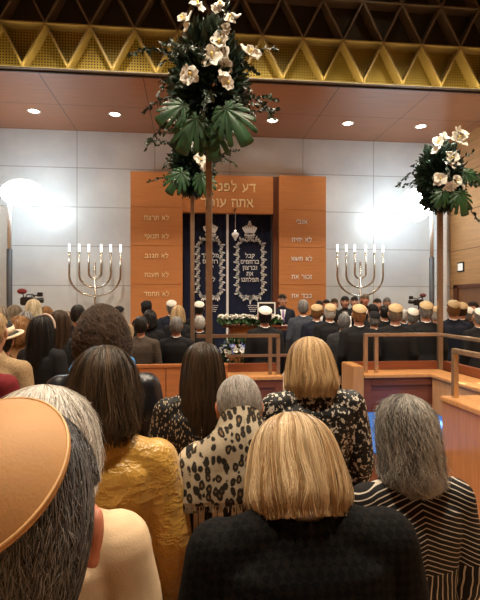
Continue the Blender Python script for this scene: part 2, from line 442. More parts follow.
def leaf_blob(mb, x, z, ang, l, w, y):
    pts = []
    for k in range(8):
        a = 2*PI*k/8; u, v = l*math.cos(a), w*math.sin(a)
        pts.append((x+u*math.cos(ang)-v*math.sin(ang), z+u*math.sin(ang)+v*math.cos(ang)))
    mb.add([(p[0], y, p[1]) for p in pts]+[(p[0], y-.008, p[1]) for p in pts], [tuple(range(8)), tuple(range(8, 16))[::-1]]+[(k, (k+1) % 8, 8+(k+1) % 8, 8+k) for k in range(8)])
def embroidery(cx, x0, x1, z0, z1, cur, lines, zl, dz, size, crown_c):
    rr = random.Random(5); mb = MB(); y = yc-.03
    hw, hh, cr = (x1-x0)/2, (z1-z0)/2, .17; c = ((x0+x1)/2, (z0+z1)/2)
    N = 120
    def path(t):
        per = [2*(hh-cr), PI/2*cr, 2*(hw-cr), PI/2*cr]*2; T = sum(per); s = t*T; x, z = hw, -(hh-cr); a = PI/2
        for i, L in enumerate(per):
            if s <= L:
                if i % 2 == 0: return x+math.cos(a)*s, z+math.sin(a)*s, a
                ccx, ccz = x+math.cos(a+PI/2)*cr, z+math.sin(a+PI/2)*cr; b = s/cr
                return ccx+math.cos(a-PI/2+b)*cr, ccz+math.sin(a-PI/2+b)*cr, a+b
            if i % 2 == 0: x += math.cos(a)*L; z += math.sin(a)*L
            else:
                ccx, ccz = x+math.cos(a+PI/2)*cr, z+math.sin(a+PI/2)*cr; a += PI/2
                x, z = ccx+math.cos(a-PI/2)*cr, ccz+math.sin(a-PI/2)*cr
            s -= L
        return x, z, a
    for k in range(N):
        px_, pz_, a = path(k/N)
        off = .026*math.sin(k*PI/3.0)
        X, Z = c[0]+px_+math.cos(a+PI/2)*off, c[1]+pz_+math.sin(a+PI/2)*off
        leaf_blob(mb, X, Z, a+(.8 if k % 2 else -.8), .044, .019, y)
        if k % 6 == 0:
            leaf_blob(mb, c[0]+px_, c[1]+pz_, a, .03, .03, y); leaf_blob(mb, X-math.cos(a+PI/2)*.06, Z-math.sin(a+PI/2)*.06, a+1.2, .045, .018, y)
    for s in (-1, 1):                       # bow at the foot
        for q in range(5): leaf_blob(mb, cx+s*.04*q, z0-.05-.02*math.cos(q*1.3), s*.5*q, .04, .016, y)
    leaf_blob(mb, cx, z0-.10, PI/2, .08, .02, y); leaf_blob(mb, cx, z0-.03, 0, .06, .03, y)
    mb.build('wreath_embroidery', M_silver, cur)
    kx, kz = crown_c; cm = MB()             # crown
    for q in range(7):
        t = (q-3)/3
        leaf_blob(cm, kx+t*.125, kz+.02+.03*(1-t*t), PI/2-t*.5, .10, .022, y)
        leaf_blob(cm, kx+t*.125, kz+.14-.05*t*t, 0, .022, .022, y)
    for q in range(9): leaf_blob(cm, kx-.11+q*.0275, kz-.085-.01*math.cos((q-4)*.4), 0, .02, .024, y)
    for q in range(9): leaf_blob(cm, kx-.10+q*.025, kz-.135, 0, .015, .012, y)
    leaf_blob(cm, kx, kz+.22, 0, .03, .03, y); leaf_blob(cm, kx, kz+.17, 0, .05, .03, y)
    cm.build('crown_embroidery', M_silver, cur)
    for i, s in enumerate(lines):
        if not s: continue
        link('embroidered_lettering', text_mesh(s, size, .006, .006), M_silver, cur, (cx, y, zl-i*dz))
    for i in range(4): 
        tm = MB()
        for q in range(7-i): leaf_blob(tm, cx+.06+(q-(6-i)/2)*.035, z0-.20-.045*i, .6*(q % 2), .013, .010, y)
        tm.build('small_embroidered_line', M_silver, cur)
def ZA(py): return Q(240, py, yc).z
embroidery(XA(250, yc), XA(237.5, yc), XA(262.5, yc), ZA(297), ZA(240), cr_, ['קבל', 'ברחמים', 'וברצון', 'את', 'תפלתנו'], ZA(256), .140, .135, (XA(249.5, yc), ZA(231.5)))
embroidery(XA(210.5, yc), XA(198, yc), XA(221, yc), ZA(297), ZA(240), cl_, ['מלפניך', 'רחמים', 'יתן', '', 'לכם'], ZA(256), .140, .135, (XA(210.5, yc), ZA(231.5)))

for s, py in (('לא תרצח', 218), ('לא תנאף', 236.5), ('לא תגנב', 256), ('לא תענה', 275), ('לא תחמד', 294)):
    t = text_mesh(s, .145, .008); link('lettering', t, M_gold, ark, (XA(157), YA-.005, Q(157, py, YA).z))
for s, py in (('אנכי', 222), ('לא יהיה', 240), ('לא תשא', 259), ('זכור את', 277), ('כבד את', 296)):
    t = text_mesh(s, .145, .008); link('lettering', t, M_white, ark, (XA(302), YA-.005, Q(302, py, YA).z))  # white instead of gilt: the strong light on this panel is put into the colour
link('lettering', text_mesh('דע לפני מי', .285, .008), M_gold, ark, (XA(228), YA+.045, Q(228, 187, YA).z))
link('lettering', text_mesh('אתה עומד', .285, .008), M_gold, ark, (XA(228), YA+.045, Q(228, 202.5, YA).z))

# eternal light hanging before the curtain
lm = thing('hanging_lamp', 'small silver eternal lamp hanging on a cord before the curtains', 'lamp', Q(235.3, 235, 10.85))
MB().lathe([(.001, -.13), (.02, -.12), (.03, -.08), (.07, -.03), (.085, .02), (.06, .05), (.03, .06), (.03, .09), (.001, .10)], 16).build('lamp_bowl', M_silver, lm, True)
MB().tube([(0, 0, .09), (0, 0, .6)], .004, 6).build('cord', M_steel, lm)
MB().ell((0, 0, .075), (.025, .025, .04)).build('bulb', emit('lamp_glow', (1, .8, .7), 3), lm, True)
MB().box(-.02, .02, 0, .25, .58, .61).build('bracket', M_arkdark, lm)

# dais in front of the ark
M_stone = plain('pale_stone', (.62, .52, .42), .3, 0, .5, .08, 6)
dais = tag(MB().box(XL+.6, XR-.02, 9.0, YB-.01, 0, .2).build('dais', M_stone, bevel=.01), 'low pale stone dais under the ark and the choir', 'dais')
dais['kind'] = 'structure'

# ---- menorahs
M_tube = emit('menorah_lamp_glow', (1, .95, .88), 2.2)
M_tubeoff = plain('frosted_tube', (.85, .85, .85), .3)
def menorah(px, label, YM=11.05):
    base = Q(px, 300, YM); s = .222
    t = thing('menorah', label, 'menorah', (base.x, YM, .2), group='menorahs beside the ark')
    z0 = .2
    zo = [Q(px, y, YM).z-z0 for y in (296, 287.5, 278.5)]     # lowest points of the arcs
    ztop = Q(px, 252, YM).z-z0
    MB().lathe([(.001, 0), (.26, 0), (.26, .03), (.20, .05), (.06, .10), (.035, .16), (.03, .3), (.001, .3)], 24).build('base', M_steel, t, True)
    MB().tube([(0, 0, .25), (0, 0, Q(px, 262, YM).z-z0)], .026, 12).build('stem', M_steel, t, True)
    for i, (R_, zl_) in enumerate(zip((.56, .345, .135), zo)):
        pts = [(-R_, 0, ztop), (-R_, 0, zl_+R_*.85+.1)]
        for k in range(17):
            a = PI+PI*k/16; pts.append((R_*math.cos(a), 0, zl_+R_*.85+R_*.85*math.sin(a)))
        pts += [(R_, 0, zl_+R_*.85+.1), (R_, 0, ztop)]
        MB().tube(pts, .024, 10).build('branch', M_steel, t, True)
        for sg in (-1, 1):
            l = MB().tube([(sg*R_, 0, ztop), (sg*R_, 0, ztop+.17)], .022, 10).build('lamp_tube', M_tube, t, True)
menorah(95, 'steel seven-branched menorah on the left, between the floodlight and the ark')
menorah(360.3, 'steel seven-branched menorah on the right, behind the choir')

# ---- floodlights on stands
M_flood = emit('flood_glow', (.80, .94, 1.0), 18)
def flood(px, py, Y, rx, rz, label, zsplit, px_):
    c = Q(px, py, Y)
    t = thing('floodlight', label, 'floodlight', (c.x, c.y, 0), group='floodlights on stands')
    MB().ell((0, 0, c.z), (rx, .22, rz), 28, 18).build('glowing_head', M_flood, t, True)  # head enlarged so its shape takes in the bloom around the lamp
    MB().tube([(px_, -.05, zsplit), (px_, -.05, c.z-.05)], .038, 12).build('upper_pole', M_white, t, True)
    MB().tube([(px_, -.05, c.z-.08), (0, -.05, c.z-.02)], .025, 10).build('arm', M_black, t, True)
    MB().tube([(px_, -.05, .05), (px_, -.05, zsplit+.01)], .055, 12).build('lower_pole', M_grey, t, True)
    for k in range(3):
        a = 2*PI*k/3+.5
        MB().tube([(px_, -.05, .5), (px_+.45*math.cos(a), -.05+.45*math.sin(a), .02)], .016, 8).build('leg', M_black, t, True)
    return t
flood(22, 193, 10.1, .42, .27, 'glaring white floodlight on a stand at the left wall', Q(12, 250, 10.1).z, -.225)
flood(415, 205, 10.1, .37, .36, 'glaring white floodlight on a stand beside the plank wall', Q(425, 258, 10.1).z, .36)
# pale column at the corner behind the right flood
struct(MB().box(Q(440, 250, 11.2).x, Q(447, 250, 11.2).x, 11.2, YB, .2, ZS).build('trim_4', M_white))

# ------------------------------------------------------------------ reading platform, desks, rails
M_carpet = plain('blue_carpet', (.035, .12, .42), .9, 0, .2, .18, 60, .4, 400)
ZD, ZL_, YF = 1.085, .985, 5.37
zp = .555
plat = thing('reading_platform', 'raised platform with bright blue carpet and a dark red wooden riser', 'platform', (0, 0, 0))
MB().box(.78, 2.80, 3.95, YF, 0, zp-.02).build('riser', M_cherry, plat, bevel=.006)
MB().box(.77, 2.80, 3.93, YF, zp-.018, zp).build('carpet', M_carpet, plat, bevel=.005)

xL0, xL1, xL2 = -.95, Q(228, 370, YF).x, Q(283, 370, YF).x
par = thing('wooden_parapet', 'orange wooden parapet wall left of the reading platform', 'parapet', (0, 0, 0))
npan = 4; w = (xL1-xL0)/npan
for i in range(npan):
    MB().box(xL0+i*w+.003, xL0+(i+1)*w-.003, YF, YF+.06, .08, 1.10).build('panel', M_panelwood, par, bevel=.004)
MB().box(xL0-.01, xL1, YF-.012, YF+.075, 1.10, 1.135).build('cap_rail', M_panelwood, par, bevel=.006)
MB().box(xL0, xL1, YF+.005, YF+.055, 0, .08).build('plinth', M_cherry, par)

def desk(name, label, x0, x1, endL, endR):
    t = thing(name, label, 'desk', (0, 0, 0))
    MB().box(x0, x1, YF+.36, YF+.42, 0, ZD).build('back_panel', M_cherry, t, bevel=.006)
    MB().box(x0, x1, YF-.02, YF+.36, ZL_-.04, ZL_).build('ledge', M_honey, t, bevel=.006)
    f = MB(); f.box(x0+.02, x1-.02, YF+.02, YF+.06, 0, ZL_-.04)
    f.build('front_panel', M_cherry, t)
    m = MB()
    for a, b, c_, d_ in ((x0, x0+.09, 0, ZL_-.04), (x1-.09, x1, 0, ZL_-.04), (x0+.09, x1-.09, ZL_-.13, ZL_-.04), (x0+.09, x1-.09, zp-.1, zp+.06)):
        m.box(a, b, YF, YF+.03, c_, d_)
    m.build('front_frame', M_cherry, t, bevel=.006)
    return t
desk('reading_desk', 'wooden desk with honey coloured ledge at the left of the platform opening', xL1+.003, xL2, 0, 0)
xr_0, xr_1 = Q(353, 370, YF).x, 2.80
dk = desk('reading_desk', 'wooden desk with dark panelled front behind the blue carpet', xr_0+.13, xr_1+.3, 0, 0)
MB().box(xr_0, xr_0+.128, YF-.01, YF+.42, 0, ZD).build('end_panel', M_honey, dk, bevel=.006)
# side desk running along the right edge of the platform towards the pews
sd = thing('side_desk', 'wooden side wall with glossy ledge along the right edge of the blue platform', 'desk', (0, 0, 0))
ys0, ys1 = 3.05, YF-.025
MB().box(2.82, 2.86, ys0, ys1, 0, ZL_-.04).build('side_panel', M_honey, sd, bevel=.004)
MB().box(2.80, 3.16, ys0, ys1, ZL_-.038, ZL_).build('ledge', M_honey, sd, bevel=.006)
MB().box(3.17, 3.23, ys0, ys1+.4, 0, ZD).build('back_panel', M_cherry, sd, bevel=.006)

def rail(name, label, pts_posts, zlow, ztop, path, mids=(), mat=None):
    t = thing(name, label, 'railing', (0, 0, 0))
    for x, y in pts_posts:
        MB().box(x-.022, x+.022, y-.022, y+.022, zlow, ztop-.02).build('post', mat or M_brass, t, bevel=.003)
    def bar(a, b, z, h=.04):
        a = Vector((*a, z)); b = Vector((*b, z)); d = (b-a); L = d.length; ang = math.atan2(d.y, d.x)
        Mx = Matrix.Translation(a) @ Matrix.Rotation(ang, 4, 'Z')
        MB().box(-.02, L+.02, -.024, .024, -h/2, h/2, Mx).build('rail_bar', mat or M_brass, t, bevel=.005)
    for a, b in zip(path, path[1:]): bar(a, b, ztop)
    for a, b, z in mids: bar(a, b, z, .03)
    return t
yr = YF+.15
A = Q(270, 340, yr); B = Q(278, 340, yr); Cc = Q(198, 340, yr)
rail('brass_railing', 'two-bar bronze railing with paired posts on the left desk', [(A.x, yr), (B.x, yr)], ZL_, 1.435, [(Cc.x, yr), (B.x, yr)], [((Q(228, 350, yr).x, yr), (Q(290, 350, yr).x, yr), 1.205)], M_bronze)
A = Q(365.5, 340, yr); B = Q(376, 340, yr)
rail('brass_railing', 'polished brass railing around the desk behind the blue carpet', [(A.x, yr), (B.x, yr+.0)], ZL_, 1.435, [(A.x, yr), (2.98, yr), (2.98, 3.2)])
# near box with its own rail
nb = thing('stair_wall', 'low honey coloured wooden side wall at the right edge beside the striped woman', 'side wall', (0, 0, 0))
nx0 = 2.13; ny1 = 3.87; ny0 = 2.5; nz = 1.035
MB().box(nx0, nx0+.04, ny0, ny1, .22, nz-.04).build('side_panel', wood('rosy_wood', (.50, .235, .105), 2, .25, contrast=.15), nb, bevel=.004)
MB().box(nx0+.041, nx0+.36, ny1-.04, ny1, .22, nz-.04).build('end_panel', M_honey, nb, bevel=.004)
MB().box(nx0-.012, nx0+.38, ny0, ny1+.012, nz-.039, nz).build('ledge', M_honey, nb, bevel=.006)
MB().box(nx0+.005, nx0+.36, ny0, ny1-.005, 0, .219).build('plinth', M_cherry, nb)
px_ = nx0+.075
rail('brass_railing', 'polished brass railing on the low side wall at the right edge', [(px_, ny1-.07), (px_, 3.38)], nz, 1.425, [(px_, ny1-.07), (px_, ny0)])

# pews between the rows of people
def pew(Y, x0, x1, label):
    t = thing('pew', label, 'pew', ((x0+x1)/2, Y, 0), group='wooden pews'); hw = (x1-x0)/2
    MB().box(-hw, hw, -.02, .02, .25, .85).build('back_panel', M_cherry, t, bevel=.004)
    MB().box(-hw, hw, -.045, .035, .851, .885).build('top_rail', M_panelwood, t, bevel=.008)
    MB().box(-hw, hw, .025, .16, .42, .46).build('seat', M_cherry, t, bevel=.008)
    for s in (-1, 1): MB().box(s*hw-.02, s*hw+.02, -.06, .17, 0, .90).build('end_panel', M_cherry, t, bevel=.006)
    return t
pew(2.74, -.85, .92, 'wooden pew back in front of the dark haired woman in black')
pew(1.90, -2.0, .88, 'wooden pew back in front of the yellow jacket and leopard shawl')
pew(1.27, -1.6, .42, 'wooden pew back in front of the blonde woman in black suit')

# lectern with garland
lx0, lx1 = Q(222, 330, 7.35).x, Q(277, 330, 7.35).x
lec = thing('lectern', 'orange wooden reading table in front of the ark', 'lectern', ((lx0+lx1)/2, 7.4, 0)); hw = (lx1-lx0)/2
MB().box(-hw+.12, hw-.12, -.24, .24, .1, 1.44).build('body', M_ark, lec, bevel=.01)
MB().box(-hw+.06, hw-.06, -.3, .3, 0, .1).build('plinth', M_cherry, lec, bevel=.008)
MB().box(-hw, hw, -.32, .32, 1.44, 1.475).build('top', M_cherry, lec, bevel=.008)
M_wflow = plain('white_petals', (.70, .69, .63), .55, 0, .3, .1, 40)
M_gleaf = plain('green_leaves', (.03, .085, .025), .45, 0, .4, .35, 14)
M_dleaf = plain('dark_leaves', (.014, .032, .018), .45, 0, .4, .4, 14)
M_blue = plain('blue_petals', (.12, .17, .5), .6)
M_stam = plain('stamen', (.75, .55, .12), .6)

def rot_to(n, spin=0):
    n = Vector(n).normalized(); return n.to_track_quat('Z', 'Y').to_matrix().to_4x4() @ Matrix.Rotation(spin, 4, 'Z')
def petal(mb, M, L, W, curl, lift, n=6, m=4):
    g = []
    for i in range(n+1):
        t = i/n; w = W*math.sin(PI*min(1, .08+t*.92))**.75*(1-.12*t)
        row = []
        for j in range(m+1):
            u = j/m*2-1
            row.append(M @ Vector((L*(t*math.cos(lift)-curl*t*t*.3), u*w, L*(t*math.sin(lift)-curl*t*t*.5)+abs(u)*w*.25)))
        g.append(row)
    mb.sheet(g, .0015)
def lily(mb, c, n, R_, rr, petals=6):
    M = Matrix.Translation(c) @ rot_to(n, rr.random()*6)
    for k in range(petals):
        Mk = M @ Matrix.Rotation(2*PI*k/petals+rr.uniform(-.15, .15), 4, 'Z')
        petal(mb, Mk, R_*rr.uniform(.85, 1.1), R_*.33, rr.uniform(.2, .7), rr.uniform(.35, .8))
def small_leaf(mb, p, d, L, W, rr, fold=.25):
    d = Vector(d).normalized(); s = d.cross(Vector((rr.uniform(-1, 1), rr.uniform(-1, 1), rr.uniform(-1, 1)))).normalized(); n = d.cross(s)
    p = Vector(p); vs = [p]
    prof = ((.2, .75), (.45, 1.0), (.72, .7))
    for t, w in prof: vs += [p+d*L*t+s*W*w+n*W*fold, p+d*L*t-n*W*.1, p+d*L*t-s*W*w+n*W*fold]
    vs.append(p+d*L-n*W*.6)
    f = [(0, 1, 2), (0, 2, 3)]
    for i in (0, 1):
        a = 1+3*i; f += [(a, a+3, a+4, a+1), (a+1, a+4, a+5, a+2)]
    f += [(7, 10, 8), (8, 10, 9)]
    mb.add(vs, f)
def rdir(rr):
    while True:
        v = Vector((rr.uniform(-1, 1), rr.uniform(-1, 1), rr.uniform(-1, 1)))
        if .1 < v.length < 1: return v.normalized()

gar = thing('flower_garland', 'white flower garland with green rim around the reading table top', 'garland', ((lx0+lx1)/2, 7.4, 1.515))
rr = random.Random(3); gl = MB(); gw = MB()
per = []
for k in range(170):
    t = k/170; sgn = 4*t
    i = int(sgn); u = sgn-i
    c = [(-hw+2*hw*u, -.32), (hw, -.32+.64*u), (hw-2*hw*u, .32), (-hw, .32-.64*u)][i]
    p = Vector((c[0]+rr.uniform(-.02, .02), c[1]+rr.uniform(-.02, .02), .055+rr.uniform(-.01, .03)))
    lily(gw, p, Vector((rr.uniform(-.5, .5), rr.uniform(-.6, .3), 1)), .045, rr, 7)
    for q in range(4): small_leaf(gl, p+Vector((0, 0, -.05)), rdir(rr)+Vector((0, 0, -.2)), .07, .022, rr)
gl.build('garland_leaves', M_gleaf, gar, True); gw.build('garland_blossoms', M_wflow, gar, True)

# framed stand on the table
fs = thing('music_stand', 'dark framed stand on the reading table behind the man in white kippah', 'stand', Q(266.5, 321, 7.4)); fs.location.z = 1.476
MB().box(-.10, .10, -.07, .07, 0, .012).build('foot', M_black, fs); MB().tube([(0, 0, .01), (0, 0, .18)], .012, 8).build('stem', M_black, fs)
b = MB(); 
for q in ((-.14, .14, .14, .16), (-.14, .14, .32, .34), (-.14, -.12, .16, .32), (.12, .14, .16, .32)): b.box(q[0], q[1], -.012, .012, q[2], q[3])
b.build('frame', M_white, fs); MB().box(-.12, .12, -.006, .006, .16, .32).build('panel', M_black, fs)

# bouquet standing in front of the table
bq = thing('bouquet', 'large bouquet of white and blue flowers on a stand below the reading table', 'bouquet', Q(236, 350, 6.85)); bq.location.z = 0
MB().lathe([(.001, 0), (.15, 0), (.15, .02), (.03, .05), (.025, .62), (.10, .66), (.12, .80), (.001, .80)], 20).build('stand', M_bronze, bq, True)
rr = random.Random(11); lf = MB(); wf = MB(); bf = MB()
for k in range(900):
    d = rdir(rr); p = Vector((d.x*.17, d.y*.15, 1.0+d.z*.28))
    small_leaf(lf, p, d+Vector((0, 0, .2)), rr.uniform(.05, .11), rr.uniform(.012, .022), rr)
for k in range(60):
    d = rdir(rr); d.z = abs(d.z)*.9+.05; p = Vector((d.x*.22, d.y*.19, 1.03+d.z*.25))
    lily(wf if rr.random() < .78 else bf, p, d, rr.uniform(.045, .085), rr)
lf.build('bouquet_leaves', M_gleaf, bq, True); wf.build('white_blossoms', M_wflow, bq, True); bf.build('blue_blossoms', M_blue, bq, True)

# steps up to the dais behind the speaker's table
stp = thing('steps', 'two pale stone steps in front of the speaker', 'steps', (Q(290, 350, 8.7).x, 8.8, 0))
MB().box(-.5, .9, -.35, .19, 0, .07).build('step', M_stone, stp, bevel=.006); MB().box(-.5, .9, -.05, .19, .07, .135).build('step', M_stone, stp, bevel=.006)

# ------------------------------------------------------------------ tall flower stands
def monstera(mb, M, R_, droop=.35, seed=0):
    rr = random.Random(seed); N = 120; rings = 7
    cuts = [.30, .62, .95, 1.3, 1.7]
    def rad(a):                 # a = 0 at the tip, pi at the stalk
        aa = abs(a)
        sx, cy_ = math.sin(aa)/.86, math.cos(aa)/.95; c_ = .62/.95
        qa, qb, qc = sx*sx+cy_*cy_, -2*cy_*c_, c_*c_-1; base = (-qb+math.sqrt(qb*qb-4*qa*qc))/(2*qa)
        if aa > 2.7: base *= .45
        k = 1
        for c in cuts:
            k = min(k, 1-.58*math.exp(-((aa-c)/.045)**2))
        return R_*base*k
    vs = [M @ Vector((0, 0, 0))]; fs = []
    for i in range(1, rings+1):
        for k in range(N):
            a = -PI+2*PI*k/N; r = rad(a)*i/rings
            x, y = r*math.sin(a), r*math.cos(a)
            z = -droop*(r/R_)**2*R_*.4-.12*abs(x)+.02*R_*math.sin(9*a)
            vs.append(M @ Vector((x, y, z)))
    for k in range(N):
        k2 = (k+1) % N; fs.append((0, 1+k, 1+k2))
        for i in range(rings-1):
            a = 1+i*N; fs.append((a+k, a+N+k, a+N+k2, a+k2))
    o = len(mb.v); mb.add(vs, fs)
def sprig(mb, p, d, L, rr, lw=.016, ll=.05, gap=.03):
    p = Vector(p); d = Vector(d).normalized(); pts = [p]; side = rdir(rr)*.35
    n = max(4, int(L/gap))
    for i in range(n):
        d = (d+Vector((0, 0, -.05))+side*.06).normalized(); pts.append(pts[-1]+d*gap)
        for s in range(2):
            small_leaf(mb, pts[-1], d*.8+rdir(rr)*.8, ll*rr.uniform(.7, 1.2), lw*rr.uniform(.7, 1.2), rr)
    mb.tube(pts, .0035, 5)

def flower_stand(px, py, d, pw, zc, R_, label, seed, leaves, flowers, topz, sprigs=14, tilt=1):
    b = P(px, py, d); rr = random.Random(seed)
    t = thing('flower_stand', label, 'flower stand', (b.x, b.y, 0), TH*-1, group='tall flower stands')
    h = zc
    MB().box(-pw/2, pw/2, -pw/2, pw/2, .03, h).build('pole', M_bronze, t, bevel=.004)
    MB().box(-.20, .20, -.20, .20, 0, .03).build('base_plate', M_bronze, t, bevel=.006)
    fol = MB()
    for k in range(2600):
        q = rdir(rr); s = rr.uniform(.4, 1.0)
        p = Vector((q.x*R_*.72*s, q.y*R_*.72*s, zc+.12*R_+(topz-zc-.2*R_)*(.5+.5*q.z*s)))
        small_leaf(fol, p, q+Vector((0, 0, .25)), rr.uniform(.06, .16), rr.uniform(.016, .038), rr)
    fol.build('foliage', M_dleaf, t, True)
    for i in range(sprigs):
        a = 2*PI*i/sprigs+rr.uniform(-.3, .3); z = rr.uniform(zc+.2, topz-.15); mb = MB()
        sprig(mb, (math.cos(a)*R_*.45, math.sin(a)*R_*.45, z), (math.cos(a), math.sin(a), rr.uniform(-.35, .75)), rr.uniform(.28, .52)*R_/.33, rr)
        mb.build('sprig', M_dleaf, t, True)
    for i, (fx, fz, fr_, nx, nz) in enumerate(flowers):
        m = MB(); c = Vector((fx, -R_*.80, fz)); lily(m, c, Vector((nx, -1, nz)), fr_, rr)
        for _ in range(2): lily(m, c+Vector((rr.uniform(-1, 1)*fr_*.75, rr.uniform(-.02, .05), rr.uniform(-1, 1)*fr_*.75)), Vector((nx+rr.uniform(-.8, .8), -1, nz+rr.uniform(-.6, .8))), fr_*.8, rr)
        o = m.build('white_flower', M_wflow, t, True)
        sm = MB(); sm.tube([c, c+Vector((nx, -1, nz)).normalized()*fr_*.5], .005, 6); sm.ell(c+Vector((nx, -1, nz)).normalized()*fr_*.5, (.012, .012, .012), 8, 6); sm.build('stamen', M_stam, o, True)
    for i, (lx, ly, lz, dx, dz, lr) in enumerate(leaves):
        m = MB(); yv = Vector((dx, -.15, dz)).normalized(); zv = (Vector((0, -1, .35))-yv*Vector((0, -1, .35)).dot(yv)).normalized(); xv = yv.cross(zv)
        M = Matrix.Translation((lx, ly, lz)) @ Matrix((xv, yv, zv)).transposed().to_4x4()
        monstera(m, M, lr, .35, seed+i)
        o = m.build('monstera_leaf', M_mon, t, True)
        q = o.modifiers.new('t', 'SOLIDIFY'); q.thickness = .003
    # random back-side leaves and flowers so the cluster is round
    for i in range(4):
        a = rr.uniform(.3, PI-.3); m = MB(); lily(m, Vector((math.cos(a)*R_*.75, math.sin(a)*R_*.75, rr.uniform(zc+.35, topz-.1))), Vector((math.cos(a), math.sin(a), .3)), .1, rr)
        m.build('white_flower', M_wflow, t, True)
    return t
M_mon = plain('monstera_green', (.012, .055, .018), .45, 0, .5, .35, 9)
def zz(py, d): return 1.85+(300-py)*d/F
def xx(px, px0, d): return (px-px0)*d/F
d = 4.3; c0 = 210
flower_stand(209, 300, d, .056, zz(140, d), .37, 'tall bronze pole with the largest white flower and monstera arrangement on top', 21,
    [(xx(228, c0, d), -.30, zz(122, d), .55, -.8, .22), (xx(200, c0, d), -.27, zz(130, d), -.45, -.9, .20), (xx(188, c0, d), -.24, zz(116, d), -.9, -.45, .17), (xx(215, c0, d), -.2, zz(132, d), .05, -1, .2), (0.05, .25, zz(122, d), .2, .5, .18)],
    [(xx(215, c0, d), zz(75, d), .14, 0, .1), (xx(197, c0, d), zz(92, d), .12, -.3, 0), (xx(229, c0, d), zz(99, d), .09, .3, -.1), (xx(189, c0, d), zz(40, d), .085, -.5, .4), (xx(202, c0, d), zz(27, d), .075, -.1, .9), (xx(222, c0, d), zz(28, d), .085, .2, .8), (xx(230, c0, d), zz(40, d), .095, .4, .5), (xx(249, c0, d), zz(70, d), .09, .6, .1), (xx(221, c0, d), zz(62, d), .10, .1, .2)], zz(26, d), 32)
d = 6.9; c0 = 192
flower_stand(192.5, 300, d, .056, zz(196, d), .36, 'bronze pole with a smaller flower arrangement behind the largest one', 22,
    [(xx(184, c0, d), -.30, zz(178, d), -.5, -.7, .22), (xx(202, c0, d), -.28, zz(180, d), .4, -.9, .2), (.05, .25, zz(185, d), .3, .5, .2)],
    [(xx(178, c0, d), zz(126, d), .12, -.4, .3), (xx(201, c0, d), zz(166, d), .14, .3, 0), (xx(190, c0, d), zz(150, d), .1, 0, .2), (xx(186, c0, d), zz(135, d), .1, 0, .3)], zz(122, d), 16)
d = 6.45; c0 = 438
flower_stand(440, 300, d, .062, zz(212, d), .32, 'bronze pole with white flower arrangement beside the right floodlight', 23,
    [(xx(447, c0, d), -.30, zz(198, d), .3, -.9, .19), (xx(455, c0, d), -.25, zz(178, d), .8, -.4, .16), (xx(433, c0, d), -.28, zz(196, d), -.4, -.9, .15)],
    [(xx(428, c0, d), zz(150, d), .13, -.3, .4), (xx(446, c0, d), zz(147, d), .17, .2, .5), (xx(440, c0, d), zz(165, d), .15, 0, .1), (xx(430, c0, d), zz(184, d), .15, -.3, 0), (xx(445, c0, d), zz(186, d), .13, .2, 0)], zz(143, d), 16)

# ---- video cameras on tripods
def videocam(px, py, d, label, red, flip=1, s=1):
    b = P(px, py, d)
    t = thing('video_camera', label, 'video camera', (b.x, b.y, 0), 0, group='video cameras on tripods', scale=s); z = b.z/s
    tr = MB()
    for k in range(3):
        a = 2*PI*k/3+.4; MB().tube([(0, 0, z-.12), (.38*math.cos(a), .38*math.sin(a), 0.01)], .016, 8).build('tripod_leg', M_black, t)
    MB().tube([(0, 0, z-.5), (0, 0, z-.06)], .03, 10).build('centre_column', M_black, t)
    MB().box(-.14, .12, -.07, .07, z-.07, z+.10).build('camera_body', M_black, t, bevel=.02)
    MB().tube([(.12*flip, 0, z+.02), (.30*flip, 0, z+.04)], [.05, .06], 14).build('lens', M_black, t, True)
    MB().tube([(-.05, 0, z+.09), (-.02, 0, z+.15), (.10, 0, z+.16), (.13, 0, z+.1)], .012, 8).build('top_handle', M_black, t, True)
    MB().box(.24*flip-.05, .24*flip+.05, -.04, .04, z+.11, z+.20).build('viewfinder', M_black, t, bevel=.01)
    MB().tube([(.05*flip, 0, z+.12), (.24*flip, 0, z+.15)], .012, 8).build('viewfinder_arm', M_black, t)
    MB().ell((-.12*flip, 0, z+.22), (.10, .06, .06), 14, 8).build('microphone_cover', red, t, True)
    MB().tube([(-.08*flip, 0, z+.08), (-.11*flip, 0, z+.2)], .012, 8).build('microphone_mount', M_black, t)
videocam(28, 302, 8.4, 'black video camera on tripod at the left before the white wall', plain('red_foam', (.20, .03, .035), .8), 1, .85)
videocam(419, 303, 8.6, 'black video camera on tripod below the right floodlight', plain('dark_red_foam', (.12, .03, .035), .8), -1, .62)

# ------------------------------------------------------------------ people
M_skin = {}
def skinset(key, c):
    M_skin[key] = [plain('skin_'+key, c, .5, 0, .4, .06, 20, **{'Subsurface Weight': 0.0})]
skinset('fair', (.52, .27, .18)); skinset('tan', (.38, .19, .12)); skinset('ruddy', (.50, .19, .12))
M_eyew = plain('eye_white', (.75, .73, .70), .2); M_iris = plain('eye_iris', (.03, .02, .015), .1)
M_lip = plain('lips', (.42, .13, .10), .45); M_brow = plain('brow', (.05, .03, .02), .7)

